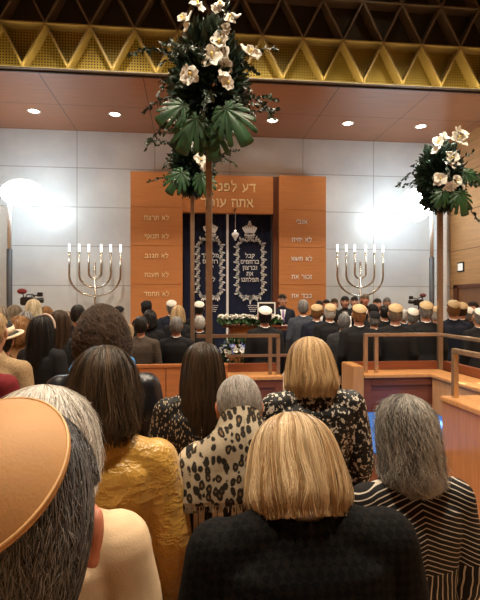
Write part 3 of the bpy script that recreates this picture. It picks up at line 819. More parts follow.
def arm(mb, s, pose):
    sh = Vector((s*.175, -.01, 1.405))
    if pose == 'down': el = Vector((s*.232, -.035, 1.12)); wr = Vector((s*.235, .05, .875)); hd = Vector((s*.03*-1, .06, -.99))
    else: el = Vector((s*.235, -.03, 1.13)); wr = Vector((s*.085, .245, 1.10)); hd = Vector((-s*.55, .75, .12))
    return sh, el, wr, hd.normalized()
def body_mesh(pose, female=False):
    m = MB()
    # head
    m.ell((0, -.012, 1.655), (.077, .097, .100), 28, 20)
    m.ell((0, .022, 1.592), (.060, .070, .080), 24, 16)
    m.ell((0, .062, 1.545), (.030, .026, .022))
    m.caps((0, .082, 1.655), (0, .104, 1.612), .010, .015)
    m.ell((0, .094, 1.604), (.022, .014, .011))
    m.ell((0, .083, 1.573), (.026, .012, .007)); m.ell((0, .081, 1.563), (.023, .012, .007))
    for s in (-1, 1):
        m.ell((s*.03, .073, 1.668), (.024, .016, .008)); m.ell((s*.031, .070, 1.648), (.015, .013, .012))
        m.ell((s*.045, .050, 1.615), (.024, .028, .026))
        m.ell((s*.081, -.006, 1.632), (.010, .020, .034)); m.ell((s*.090, -.018, 1.640), (.007, .014, .025)); m.ell((s*.084, -.004, 1.608), (.008, .010, .012))
    m.caps((0, -.025, 1.40), (0, -.005, 1.57), .062 if not female else .054, .056 if not female else .049)
    for s in (-1, 1): m.caps((0, -.02, 1.445), (s*.15, -.01, 1.41), .052, .05)
    # trunk
    m.loft([(0, -.005, .80, .12, .08), (0, -.005, .86, .165, .11), (0, -.005, .95, .168, .115), (0, 0, 1.06, .14 if not female else .125, .10), (0, 0, 1.18, .155, .11), (0, 0, 1.30, .17, .115), (0, -.005, 1.39, .165, .10), (0, -.01, 1.44, .10, .075)])
    for s in (-1, 1):
        m.caps((s*.09, 0, .88), (s*.097, .012, .49), .085, .055); m.caps((s*.097, .012, .49), (s*.10, -.02, .09), .056, .038)
        m.caps((s*.10, -.03, .055), (s*.112, .11, .035), .036, .03); m.ell((s*.1, -.05, .035), (.033, .035, .034))
        sh, el, wr, hd = arm(m, s, pose)
        m.caps(sh, el, .052, .040); m.caps(el, wr, .041, .027)
        side = Vector((0, 1, 0)) if pose == 'down' else Vector((0, 0, 1))
        side = (side-hd*side.dot(hd)).normalized(); nrm = hd.cross(side)
        pc = wr+hd*.055
        for q in (-.025, 0, .025): m.caps(wr+side*q*.6, wr+hd*.085+side*q*1.1, .016, .0135)
        inn = nrm*(-1 if nrm.x*s > 0 else 1)      # curl towards the body
        for i, L in enumerate((.068, .076, .070, .054)):
            b = wr+hd*.088+side*(.033-.0215*i)
            k = b+(hd*.92+inn*.25).normalized()*L*.55; e = k+(hd*.55+inn*.8).normalized()*L*.5
            m.caps(b-hd*.02, k, .0092, .0085, 10); m.caps(k, e, .0085, .0075, 10)
        tb = wr+hd*.03+side*.026; tk = tb+(hd*.6+side*.75+inn*.2).normalized()*.042; te = tk+(hd*.9+side*.2+inn*.35).normalized()*.032
        m.caps(tb, tk, .012, .0105, 10); m.caps(tk, te, .0105, .009, 10)
    me = remesh(m, .0062, 3, .5, name='body')
    n = len(me.polygons); c = np.empty(n*3, np.float32); me.polygons.foreach_get('center', c); c = c.reshape(-1, 3)
    idx = np.zeros(n, np.int32)
    def inside(cx, cy, cz, rx, rz, ymin): return (((np.abs(c[:, 0])-cx)/rx)**2+((c[:, 2]-cz)/rz)**2 < 1) & (c[:, 1] > ymin)
    idx[inside(.031, 0, 1.648, .014, .0075, .06)] = 1
    idx[inside(.031, 0, 1.648, .0065, .0075, .06)] = 2
    idx[inside(0, 0, 1.568, .026, .0105, .07)] = 3
    idx[inside(.031, 0, 1.671, .024, .0055, .05)] = 4
    for mm in (M_skin['fair'][0], M_eyew, M_iris, M_lip, M_brow): me.materials.append(mm)
    me.polygons.foreach_set('material_index', idx)
    return me
BODY = {'down': body_mesh('down'), 'hold': body_mesh('hold'), 'f': body_mesh('down', True)}

def bowed(me, deg):
    """the same mesh with the head bent forward at the neck"""
    me = me.copy(); n = len(me.vertices); c = np.empty(n*3, np.float32); me.vertices.foreach_get('co', c); c = c.reshape(-1, 3)
    w = np.clip((c[:, 2]-1.43)/.10, 0, 1); w = w*w*(3-2*w)*np.clip((.20-np.abs(c[:, 0]))/.06, 0, 1); a = np.radians(deg)*w
    y = c[:, 1]+.03; z = c[:, 2]-1.47
    c[:, 1] = y*np.cos(a)+z*np.sin(a)-.03; c[:, 2] = -y*np.sin(a)+z*np.cos(a)+1.47
    me.vertices.foreach_set('co', c.ravel()); me.update(); return me
def top_of(me):
    c = np.empty(len(me.vertices)*3, np.float32); me.vertices.foreach_get('co', c); return float(c.reshape(-1, 3)[:, 2].max())
def jacket_mesh(pose='down', female=False, hem=.80, voxel=.013, fit=1.0, disp=None, sleeve=True, shoulder=1.0, collar=True):
    m = MB(); f = fit; sw_ = shoulder
    w = [.185, .190, .172, .178, .192, .188] if not female else [.195, .188, .160, .168, .178, .172]
    m.loft([(0, -.005, hem-.0, w[0]*f, .135*f), (0, -.005, .95, w[1]*f, .138*f), (0, 0, 1.06, w[2]*f, .122*f), (0, 0, 1.18, w[3]*f, .130*f), (0, -.003, 1.30, w[4]*f*sw_, .134*f), (0, -.008, 1.38, w[5]*f*sw_, .118*f), (0, -.012, 1.425, .13*sw_, .09), (0, -.014, 1.455, .085, .078)])
    for s in (-1, 1):
        m.caps((s*.04, -.018, 1.44), (s*.165*sw_, -.012, 1.392), .066, .066*f)
        if sleeve:
            sh, el, wr, hd = arm(m, s, pose)
            sh = Vector((sh.x*sw_, sh.y, sh.z-.01)); el = Vector((el.x*(1+(sw_-1)*.7), el.y, el.z)); wr = Vector((wr.x*(1+(sw_-1)*.3 if pose == 'down' else wr.x/wr.x), wr.y, wr.z)) if pose == 'down' else wr
            m.caps(sh, el, .071*f, .058*f, 18); m.caps(el, wr+(wr-el).normalized()*-.015, .057*f, .043*f, 18)
    if collar: m.lathe([(.064, -.03), (.075, -.03), (.078, 0), (.069, .038), (.062, .038), (.060, -.03)], 28, (0, -.012, 1.475), Matrix.Rotation(.28, 4, 'X') @ Matrix.Diagonal((1.02, 1.08, 1, 1)))
    return remesh(m, voxel, 4, .5, disp, 'jacket')
JK = {'down': jacket_mesh(), 'hold': jacket_mesh('hold'), 'f': jacket_mesh('down', True, .82), 'coat': jacket_mesh('down', False, .45, fit=1.05), 'fcoat': jacket_mesh('down', True, .55, fit=1.06)}
def trousers_mesh():
    m = MB(); m.loft([(0, -.005, .80, .165, .115), (0, -.005, .92, .178, .122), (0, -.003, 1.03, .165, .114)])
    for s in (-1, 1): m.caps((s*.092, 0, .86), (s*.099, .01, .48), .094, .072); m.caps((s*.099, .01, .48), (s*.102, -.015, .10), .072, .062)
    return remesh(m, .013, 4, .5, name='trousers')
TR = trousers_mesh()
def skirt_mesh():
    m = MB(); m.loft([(0, 0, .42, .20, .17), (0, 0, .65, .195, .155), (0, 0, .86, .188, .135), (0, 0, 1.0, .16, .12)]); return remesh(m, .014, 4, .5, name='skirt')
SK = skirt_mesh()
def shoe_mesh(s):
    m = MB(); m.caps((s*.10, -.045, .045), (s*.113, .125, .036), .043, .034); m.ell((s*.10, -.045, .05), (.042, .045, .05)); m.box(s*.104-.036, s*.104+.036, -.08, .13, .004, .02)
    me = remesh(m, .010, 3, .5, name='shoe'); return me
SHOE = {1: shoe_mesh(1), -1: shoe_mesh(-1)}
def lathe_mesh(prof, n=36, M=None):
    me = MB().lathe(prof, n, (0, 0, 0), M).mesh('lathe', True); return me
COLLAR = lathe_mesh([(.062, -.02), (.068, -.02), (.064, .052), (.058, .052), (.056, -.02)], 32, Matrix.Translation((0, -.012, 1.458)) @ Matrix.Rotation(.25, 4, 'X'))

# skull-cap: a shallow spherical cap sitting on the crown
def kippah_mesh(ang=50, R_=.117, tilt=-38, thick=.004, flat=1.0, az=0, rim=True):
    prof = []; n = 14; a0 = math.radians(ang)
    for i in range(n+1):
        a = a0*i/n; prof.append((max(1e-4, R_*math.sin(a)), R_*math.cos(a)*flat))
    if rim: prof += [(R_*math.sin(a0)+.0018, R_*math.cos(a0)*flat-.002), (R_*math.sin(a0)+.001, R_*math.cos(a0)*flat-.006)]
    for i in range(n, -1, -1):
        a = a0*i/n; prof.append((max(1e-4, (R_-thick)*math.sin(a)), (R_-thick)*math.cos(a)*flat))
    M = Matrix.Translation((0, -.012, 1.658)) @ Matrix.Rotation(math.radians(az), 4, 'Z') @ Matrix.Rotation(math.radians(-tilt), 4, 'X')
    me = MB().lathe(prof, 48, (0, 0, 0), M).mesh('kippah', True); return me
KIP = kippah_mesh()

# hair: a surface S(az, v); az = 0 at the back of the head
class Hair:
    def __init__(s, prof, rx=.088, ry=.108, cy=-.012, face=.32, a0=1.5, a1=2.2, wave=0, asym=0, seed=0):
        p = np.array(prof, float); k = np.linspace(0, len(p)-1, 200)
        rho = np.interp(k, np.arange(len(p)), p[:, 0]); z = np.interp(k, np.arange(len(p)), p[:, 1])
        ker = np.ones(31)/31
        pad = lambda q: np.convolve(np.concatenate([2*q[0]-q[15:0:-1], q, 2*q[-1]-q[-2:-17:-1]]), ker, 'valid')
        s.rho = np.maximum(pad(rho), 0); s.z = np.convolve(np.concatenate([z[15:0:-1], z, 2*z[-1]-z[-2:-17:-1]]), ker, 'valid'); s.rho[0] = 0
        s.rx, s.ry, s.cy, s.face, s.a0, s.a1, s.wave = rx, ry, cy, face, a0, a1, wave
        s.ph = np.random.default_rng(seed).uniform(0, 6, 8)
    def S(s, az, v, off=0):
        az = np.asarray(az, float); v = np.asarray(v, float)
        w = np.arctan2(np.sin(az), np.cos(az)); q = np.clip((np.abs(w)-s.a0)/(s.a1-s.a0), 0, 1); q = q*q*(3-2*q)
        tend = 1+(s.face-1)*q
        t = np.clip(v*tend, 0, 1)*199
        rho = np.interp(t, np.arange(200), s.rho); z = np.interp(t, np.arange(200), s.z)
        rip = 1+s.wave*(np.sin(az*5+s.ph[0]+v*4)*.5+np.sin(az*9+s.ph[1]-v*7)*.3+np.sin(az*3+s.ph[2]+v*9)*.4)*np.clip(v*1.5, 0, 1)
        rr_ = rho*rip
        x = (s.rx*rr_+off*np.clip(rho, 0, 1))*np.sin(az); y = s.cy-(s.ry*rr_+off*np.clip(rho, 0, 1))*np.cos(az)
        return np.stack([x, y, z+.35*off*(1-np.clip(rho, 0, 1))], -1)
    def mesh(s, strands=0, seg=8, width=.0012, v0=(0, .55), dv=(.35, .9), out=(.0, .008), wig=.05, over=.06, seed=1, base=(64, 28), inner=.80, rough=.0, tipjit=.0, curl=0, basetone=.25, locks=0, lockoff=.006):
        g = np.random.default_rng(seed); NA, NV = base
        az = np.linspace(-PI, PI, NA, endpoint=False); v = np.linspace(0, 1, NV)
        A_, V_ = np.meshgrid(az, v); O = s.S(A_, V_)
        if rough:
            k = np.array([mnoise.noise(Vector((c*38).tolist())) for c in O.reshape(-1, 3)]).reshape(NV, NA)
            O = s.S(A_, V_, rough*k)
        I = s.S(A_, V_)*1.0; ctr = np.array([0, s.cy, 0]); I[..., :2] = (I[..., :2]-ctr[:2])*inner+ctr[:2]; I[..., 2] -= .012*(1-V_)
        vs = np.concatenate([O.reshape(-1, 3), I.reshape(-1, 3)]); fs = []; o = NA*NV
        idx = np.arange(NA); nx = (idx+1) % NA
        for i in range(NV-1):
            a = i*NA
            fs.append(np.stack([a+idx, a+NA+idx, a+NA+nx, a+nx], 1)); fs.append(np.stack([o+a+nx, o+a+NA+nx, o+a+NA+idx, o+a+idx], 1))
        a = (NV-1)*NA; fs.append(np.stack([a+idx, o+a+idx, o+a+nx, a+nx], 1))
        fs = np.concatenate(fs); at = np.full(len(vs), basetone)
        if strands:
            n = strands; m = seg+1
            az0 = g.uniform(-PI, PI, n); s0 = g.uniform(*v0, n); L = g.uniform(*dv, n); u = np.linspace(0, 1, m)
            V = np.minimum(s0[:, None]+L[:, None]*u[None], 1+over*g.uniform(0, 1, n)[:, None])
            ph = g.uniform(0, 6.3, (n, 1)); fr_ = g.uniform(1.5, 4.5, (n, 1)); ltone = np.zeros(n); loff = np.zeros((n, 1))
            if locks:
                ci = g.integers(0, locks, n); caz = g.uniform(-PI, PI, locks); az0 = caz[ci]+g.normal(0, 3.2/locks, n)
                ph = g.uniform(0, 6.3, locks)[ci][:, None]+g.normal(0, .25, (n, 1)); fr_ = g.uniform(1.5, 4.5, locks)[ci][:, None]
                ltone = g.normal(0, .22, locks)[ci]; loff = (g.uniform(-.4, 1, locks)*lockoff)[ci][:, None]
                cs = g.uniform(*v0, locks)[ci]; s0 = np.clip(cs+g.normal(0, .08, n), v0[0], v0[1])
            AZ = az0[:, None]+wig*np.sin(fr_*V*3+ph)*V+g.normal(0, wig*.6, (n, 1))*u[None]
            ex = np.maximum(V-1, 0); V1 = np.minimum(V, 1)
            off = (g.uniform(*out, n)[:, None]+loff)*np.ones((1, m))+tipjit*np.abs(g.normal(0, 1, (n, 1)))*u[None]**2
            pts = s.S(AZ, V1, off); pts[..., 2] -= ex*.35
            if curl:
                cp = g.uniform(0, 6.3, (n, 1)); cf = g.uniform(7, 14, (n, 1)); ca = curl*u[None]**.5
                pts[..., 0] += ca*np.cos(cf*u[None]*2+cp); pts[..., 1] += ca*np.sin(cf*u[None]*2+cp); pts[..., 2] += ca*np.sin(cf*u[None]*1.7+cp+1)
            d = np.gradient(pts, axis=1); d /= np.linalg.norm(d, axis=-1, keepdims=True)+1e-9
            ref = pts-np.array([0, s.cy, 1.62]); a1 = np.cross(d, ref); a1 /= np.linalg.norm(a1, axis=-1, keepdims=True)+1e-9; a2 = np.cross(d, a1)
            rad = width*(1-.75*u[None]**3)*g.uniform(.7, 1.3, (n, 1))
            R3 = [pts+rad[..., None]*(a1*math.cos(b)*1.6+a2*math.sin(b)) for b in (PI/2, PI/2+2*PI/3, PI/2+4*PI/3)]
            SV = np.stack(R3, 2).reshape(-1, 3)
            bi = (np.arange(n)[:, None]*m+np.arange(seg)[None]).reshape(-1)*3
            q = [np.stack([bi+k, bi+(k+1) % 3, bi+3+(k+1) % 3, bi+3+k], 1) for k in range(3)]
            b0 = len(vs); vs = np.concatenate([vs, SV]); fs = np.concatenate([fs, np.concatenate(q)+b0])
            tone = np.clip(g.normal(.5, .20, n)+ltone+.12*np.sin(az0*7)*np.sin(az0*3+1), 0, 1)
            at = np.concatenate([at, np.repeat(tone, m*3)])
        return np_mesh('hair', vs, fs, at)

P_short = [(0, 1.768), (.5, 1.758), (.86, 1.722), (1.0, 1.672), (1.02, 1.635), (.97, 1.60), (.88, 1.57), (.72, 1.548)]
P_bob = [(0, 1.785), (.45, 1.777), (.85, 1.742), (1.07, 1.68), (1.2, 1.61), (1.26, 1.555), (1.24, 1.52), (1.08, 1.495)]
P_bob2 = [(0, 1.785), (.45, 1.777), (.85, 1.742), (1.05, 1.68), (1.16, 1.61), (1.25, 1.54), (1.28, 1.48), (1.22, 1.45), (1.02, 1.43)]
P_long = [(0, 1.775), (.5, 1.766), (.86, 1.73), (1.04, 1.67), (1.12, 1.60), (1.15, 1.53), (1.18, 1.45), (1.22, 1.36), (1.16, 1.28), (.95, 1.24)]
P_wild = [(0, 1.80), (.5, 1.79), (.92, 1.745), (1.13, 1.68), (1.18, 1.61), (1.17, 1.55), (1.22, 1.49), (1.22, 1.445), (1.0, 1.42)]
P_fluffy = [(0, 1.79), (.55, 1.778), (.95, 1.735), (1.12, 1.67), (1.14, 1.61), (1.08, 1.56), (.98, 1.52), (.8, 1.495)]
P_afro = [(0, 1.87), (.62, 1.85), (1.15, 1.785), (1.42, 1.715), (1.46, 1.65), (1.34, 1.595), (1.05, 1.555), (.8, 1.54)]
H_short = Hair(P_short, .086, .106, face=.40, a0=1.12, a1=1.50)
H_bob = Hair(P_bob, face=.33, wave=.012); H_long = Hair(P_long, face=.30, wave=.02); H_fluffy = Hair(P_fluffy, face=.34, wave=.02)
HM = {  # shared hair meshes for the people further off
    'short': H_short.mesh(1500, 4, .0014, (.05, .9), (.10, .2), (0, .004), .10, .0, 3, rough=.006, inner=.86),
    'bob': H_bob.mesh(1600, 8, .0018, (0, .5), (.35, .8), (0, .008), .14, .06, 4, rough=.008, locks=70, lockoff=.014, tipjit=.006),
    'long': H_long.mesh(1600, 10, .0018, (0, .4), (.45, .85), (0, .010), .12, .08, 5, rough=.008, locks=60, lockoff=.016, tipjit=.006),
    'fluffy': H_fluffy.mesh(2200, 6, .0018, (0, .8), (.15, .4), (0, .012), .22, .05, 6, rough=.012, tipjit=.010, locks=80, lockoff=.012),
}
HC = {
    'black': hairmat('hair_black', (.004, .004, .004), (.03, .026, .024)), 'brown': hairmat('hair_brown', (.018, .010, .006), (.10, .055, .03)),
    'dark': hairmat('hair_dark', (.007, .005, .004), (.05, .032, .022)), 'grey': hairmat('hair_grey', (.10, .10, .10), (.42, .41, .40)),
    'white': hairmat('hair_white', (.42, .41, .40), (.85, .83, .80)), 'blonde': hairmat('hair_blonde', (.34, .21, .09), (.74, .56, .33)),
    'platinum': hairmat('hair_platinum', (.50, .40, .25), (.85, .76, .58)), 'ginger': hairmat('hair_ginger', (.16, .07, .025), (.42, .22, .09)),
    'ash': hairmat('hair_ash', (.10, .075, .05), (.34, .27, .20)), 'salt': hairmat('hair_salt', (.06, .06, .062), (.34, .34, .35)),
}
cloth = lambda n, c, **k: plain(n, c, k.pop('rough', .85), 0, .25, k.pop('var', .15), k.pop('scale', 25), k.pop('bump', .25), k.pop('bscale', 220))
CM = {'black': cloth('black_wool', (.009, .009, .011)), 'navy': cloth('navy_wool', (.011, .014, .027)), 'char': cloth('charcoal_wool', (.024, .025, .029)),
      'greyblue': cloth('grey_blue_wool', (.045, .052, .070)), 'tweed': cloth('brown_tweed', (.06, .045, .035), var=.7, scale=120), 'tan': cloth('tan_cloth', (.27, .15, .07), var=.25, scale=90),
      'camel': cloth('camel_cloth', (.32, .22, .12), var=.3, scale=120), 'red': cloth('red_cloth', (.15, .012, .016)), 'brown': cloth('brown_cloth', (.12, .065, .03))}
M_shirt = plain('white_shirt', (.78, .78, .78), .7); M_shoe = plain('black_leather', (.01, .01, .01), .3)
KM = {'gold': plain('gold_satin', (.46, .34, .19), .55, 0, .3), 'white': plain('white_satin', (.72, .69, .62), .55), 'black': CM['black']}

def person(px, ytop, d, label, group, hair='short', hc='dark', body='down', jk='down', jm='black', kip=None, legs='trousers', lm=None, rz=0.0, skin='fair', top=1.772, floor=0.0, collar=True, hmesh=None, bow=0):
    if bow and hmesh: hmesh = bowed(hmesh, bow); top = top_of(hmesh)-.006
    b = P(px, ytop, d); s = (b.z-floor)/top
    t = thing('person', label, 'person', (b.x, b.y, floor), rz, group, s)
    bo = link('body', bowed(BODY[body], bow) if bow else BODY[body], None, t)
    if skin != 'fair':
        bo.material_slots[0].link = 'OBJECT'; bo.material_slots[0].material = M_skin[skin][0]
    if hair: link('hair', hmesh or HM[hair], HC[hc] if isinstance(hc, str) else hc, t)
    if jk: link('jacket', JK[jk] if isinstance(jk, str) else jk, CM[jm] if isinstance(jm, str) else jm, t)
    if collar: link('shirt_collar', COLLAR, M_shirt, t)
    link('trousers' if legs == 'trousers' else 'skirt', TR if legs == 'trousers' else SK, lm or CM['black'], t)
    for k in (-1, 1): link('shoe', SHOE[k], M_shoe, t)
    if kip: link('kippah', KIP, KM[kip], t)
    return t

G1 = 'men standing behind the blue platform'
mr = 'man in dark suit '
for px, yt, d, hc, kip, jm, lab in (
    (303, 299, 8.3, 'grey', None, 'greyblue', 'tall grey haired man in grey blue suit nearest the speaker'),
    (316.5, 304, 7.9, 'ginger', 'gold', 'navy', 'reddish haired man in gold kippah beside the man in grey blue suit'),
    (329.5, 303.5, 7.35, 'white', 'gold', 'black', 'white haired man in gold kippah left of the short grey haired man'),
    (344, 312.5, 6.6, 'salt', None, 'char', 'short grey haired man without kippah, lowest in the row behind the desk'),
    (358.5, 304, 6.2, 'ginger', 'gold', 'black', 'broad man in black suit with russet and gold kippah'),
    (374, 311, 7.2, 'grey', 'black', 'navy', 'grey haired man in black kippah between two taller men with gold kippahs'),
    (395, 303.5, 6.3, 'ash', 'gold', 'black', 'man with gold kippah and large black back behind the desk posts'),
    (412, 308, 7.3, 'grey', 'white', 'navy', 'man with pale kippah standing left of the pole with flowers'),
    (425.5, 301, 6.7, 'grey', 'gold', 'black', 'tall man with gold kippah directly left of the flower pole'),
    (436, 306, 7.75, 'white', 'gold', 'char', 'man in pale gold kippah half hidden by the flower pole'),
    (453, 300, 7.2, 'ginger', 'gold', 'navy', 'tall man with gold kippah directly right of the flower pole'),
    (461, 302, 8.0, 'brown', 'gold', 'black', 'man with gold kippah behind the tall man right of the flower pole'),
    (468, 307, 8.45, 'grey', 'white', 'char', 'man with white kippah near the doorway in the plank wall'),
    (478.5, 308, 6.75, 'grey', 'white', 'black', 'grey haired man at the right edge of the photo behind the railing')):
    person(px, yt, d, lab, G1, 'short', hc, jm=jm, kip=kip, rz=random.uniform(-.25, .1), lm=CM[jm], collar=True)
person(472, 301, 9.0, 'dark haired man facing left before the doorway', G1, 'short', 'dark', jm='char', rz=1.5)
person(384, 305, 8.4, 'dark haired man in black behind the row of kippahs', G1, 'short', 'black', jm='black', rz=.1)
person(372, 304, 8.8, 'man with black skullcap close in front of the choir', G1, 'short', 'black', jm='black', kip='black', rz=.1)
person(403, 309, 8.9, 'pale haired person between two men left of the flower pole', G1, 'short', 'white', jm='navy', rz=.1)

# centre
person(264.5, 306, 6.4, 'man in black suit and white kippah standing before the reading table', 'people around the reading table', 'short', 'black', jm='black', kip='white', rz=.05)
# men and women left of centre
G2 = 'people standing left of the reading table'
for px, yt, d, hair, hc, kip, jk, body, jm, lab in (
    (147, 300.5, 8.3, 'short', 'black', 'black', 'down', 'down', 'navy', 'man with black kippah in front of the left ark panel'),
    (149.5, 310.5, 7.2, 'bob', 'black', None, 'f', 'f', 'black', 'black haired person behind the woman in tweed jacket'),
    (141, 315.5, 5.9, 'short', 'black', None, 'f', 'f', 'tweed', 'short dark haired woman in brown tweed jacket'),
    (171.5, 300, 8.9, 'short', 'grey', 'white', 'down', 'down', 'navy', 'man in white kippah between the tweed woman and the poles'),
    (178, 306, 7.65, 'bob', 'blonde', None, 'f', 'f', 'black', 'blonde woman behind the grey haired person in black'),
    (176.5, 316, 6.1, 'short', 'grey', None, 'down', 'down', 'black', 'grey haired person in black jacket behind the wooden parapet'),
    (199, 301, 8.8, 'short', 'black', 'white', 'down', 'down', 'black', 'man in white kippah standing between the two bronze poles'),
    (200, 315, 7.2, 'short', 'white', None, 'down', 'down', 'black', 'white haired person just left of the thick bronze pole'),
    (119, 306, 8.0, 'short', 'white', 'black', 'down', 'down', 'camel', 'white haired man with black kippah beside the curly haired head')):
    person(px, yt, d, lab, G2, hair, hc, body, jk, jm, kip, rz=random.uniform(-.2, .05), lm=CM['black'], collar=jk == 'down')

# left mid crowd
G3 = 'people in the left half of the audience'
for px, yt, d, hair, hc, jk, body, jm, lab, rz in (
    (1, 307, 6.0, 'bob', 'ash', 'f', 'f', 'char', 'dark haired woman at the left edge above the hat', .1),
    (15, 305, 7.0, 'long', 'ash', 'f', 'f', 'brown', 'woman with straight ash brown hair under the video camera', .0),
    (25.5, 312, 6.45, 'bob', 'grey', 'f', 'f', 'camel', 'grey haired woman below the video camera', .1),
    (33.5, 300, 7.5, 'bob', 'platinum', 'f', 'f', 'black', 'platinum blonde woman right of the video camera', -.1),
    (46, 307, 8.0, 'bob', 'ginger', 'f', 'f', 'navy', 'light brown haired woman right of the platinum blonde', -.2),
    (20, 317.5, 4.7, 'fluffy', 'ginger', 'f', 'f', 'tan', 'woman with round brown hair in tan coat', .1),
    (60, 310.5, 5.2, 'long', 'brown', 'f', 'f', 'black', 'brown haired woman in black next to the curly head', -.2),
    (78, 304, 6.2, 'short', 'black', 'down', 'down', 'black', 'black haired man behind the curly head', 0),
    (66, 312, 6.6, 'bob', 'ash', 'f', 'f', 'camel', 'woman with ash hair seen between brown and curly heads', 0),
    (-7, 310, 3.0, 'short', 'blonde', 'down', 'down', 'camel', 'person in camel tweed jacket at the left edge', -.1),
    (-27, 318, 2.6, 'bob', 'brown', 'f', 'f', 'red', 'person in dark red jacket cut off by the left edge', 0)):
    person(px, yt, d, lab, G3, hair, hc, body, jk, jm, rz=rz, collar=False, legs='trousers')
lw = person(42.5, 316, 4.3, 'woman with long black hair, dark clothes and a pale headband', G3, 'long', 'black', 'f', 'fcoat', 'black', rz=-.35, collar=False)
hb = MB(); pts = []
for k in range(25):
    a = -PI*.52+PI*1.04*k/24; pts.append((.098*math.sin(a), .045, 1.66+.125*math.cos(a)))
hb.tube(pts, .012, 8); hb.build('headband', plain('pale_headband', (.55, .42, .36), .6), lw, True)
# man in a fedora
hm_ = person(3, 326, 3.9, 'man in black hat with cream band and pale brim at the left edge', G3, 'short', 'dark', 'down', 'down', 'brown', rz=0, collar=False)
hat = MB().lathe([(.001, .115), (.05, .118), (.085, .105), (.096, .07), (.102, .0), (.168, -.012), (.172, -.006), (.172, -.016), (.166, -.020), (.096, -.012), (.09, .06), (.001, .10)], 40, (0, -.01, 1.70), Matrix.Rotation(.20, 4, 'X') @ Matrix.Rotation(-.15, 4, 'Y')).build('hat', plain('black_felt', (.01, .01, .01), .8), hm_, True)
MB().lathe([(.098, .06), (.103, .06), (.107, .002), (.102, .002), (.098, .06)], 40, (0, -.01, 1.70), Matrix.Rotation(.20, 4, 'X') @ Matrix.Rotation(-.15, 4, 'Y')).build('hat_band', plain('cream_band', (.62, .52, .38), .7), hat, True)
MB().lathe([(.150, -.006), (.170, -.006), (.176, -.012), (.170, -.022), (.150, -.015), (.150, -.006)], 40, (0, -.01, 1.70), Matrix.Rotation(.20, 4, 'X') @ Matrix.Rotation(-.15, 4, 'Y')).build('brim_edge', plain('cream_brim', (.62, .50, .36), .7), hat, True)

# speaker
FACE = math.radians(174)
sp = person(282.5, 293.5, 9.5, 'speaker in dark suit and purple tie with glasses, facing the hall', None, 'short', 'dark', 'hold', 'hold', 'navy', rz=FACE, floor=.2)
def front_parts(t, tie=None, bow=False):
    g = []
    for i in range(9):
        z = 1.455-.24*i/8; w = .052*(1-i/8)+.006
        g.append([(w*(j/4-1), .112+.028*min(1, i/3)-abs(j/4-1)*.010, z) for j in range(9)])
    MB().sheet(g, -.006).build('shirt_front', M_shirt, t, True)
    if tie:
        m = MB(); m.ell((0, .130, 1.45), (.016, .014, .018), 12, 8)
        m.sheet([[(-w, y, z), (0, y+.006, z), (w, y, z)] for w, y, z in ((.010, .134, 1.44), (.018, .146, 1.36), (.024, .153, 1.25), (.026, .153, 1.20))], -.006)
        m.build('tie', tie, t, True)
    if bow:
        m = MB()
        for s in (-1, 1): m.caps((s*.008, .128, 1.462), (s*.042, .124, 1.462), .008, .018, 10)
        m.build('bow_tie', M_black, t, True)
front_parts(sp, plain('purple_tie', (.22, .14, .36), .5))
gm = MB()
for s in (-1, 1):
    gm.tube([(s*.031+.021*math.cos(2*PI*k/16), .097, 1.648+.016*math.sin(2*PI*k/16)) for k in range(17)], .0025, 6)
    gm.tube([(s*.052, .097, 1.652), (s*.082, .0, 1.648)], .0025, 6)
gm.tube([(-.01, .099, 1.65), (.01, .099, 1.65)], .0025, 6); gm.build('glasses', M_black, sp)
bk_p = sp.matrix_basis @ Vector((0, .33, 1.115)) if False else Vector(sp.location)+Matrix.Rotation(FACE, 3, 'Z') @ Vector((0, .335, 1.115))*sp.scale.x
bk = thing('book', 'open dark red book held by the speaker', 'book', bk_p, FACE)
Mb = Matrix.Rotation(.5, 4, 'X')
MB().box(-.14, .14, -.10, .10, -.012, 0, Mb).build('cover', plain('red_leather', (.18, .03, .025), .4), bk, bevel=.004)
MB().box(-.132, .132, -.093, .093, .001, .014, Mb).build('pages', M_white, bk, bevel=.004)

# choir facing the hall
for i, (px, yt, d, hc, lab) in enumerate((
    (334.5, 298, 10.15, 'brown', 'choir singer at the left end, partly hidden by a gold kippah'),
    (345, 295.5, 9.6, 'black', 'dark haired choir singer in bow tie with white sheet music'),
    (354.5, 296, 10.7, 'dark', 'choir singer right of the one with sheet music'),
    (365, 293.5, 10.15, 'ash', 'tallest balding choir singer with glasses under the menorah stem'),
    (377.5, 298, 9.6, 'black', 'dark haired choir singer right of the tallest one'),
    (387, 297, 10.7, 'salt', 'short grey haired choir singer at the right end of the choir'),
    (319.5, 300, 9.6, 'dark', 'dark haired singer near the right ark panel'),
    (326.5, 299, 10.7, 'dark', 'choir singer in glasses beside the right ark panel'))):
    c = person(px, yt, d, lab, 'choir singers on the dais', 'short', hc, 'hold', 'hold', 'black', rz=PI-TH+random.uniform(-.25, .25), floor=.2, skin=('fair', 'tan', 'fair', 'ruddy')[i % 4])
    front_parts(c, bow=True)
    if i in (1, 3):
        p = Vector(c.location)+Matrix.Rotation(c.rotation_euler.z, 3, 'Z') @ Vector((0, .335, 1.17 if i == 1 else 1.13))*c.scale.x
        sh = MB().box(-.11, .11, -.004, .004, -.06, .20, Matrix.Rotation(.35, 4, 'X')).build('sheet_music', M_white, None, bevel=.001, loc=p)
        sh.rotation_euler.z = c.rotation_euler.z
        tag(sh, 'white sheet of music held by the ' + ('dark haired' if i == 1 else 'tallest balding') + ' choir singer', 'sheet music')

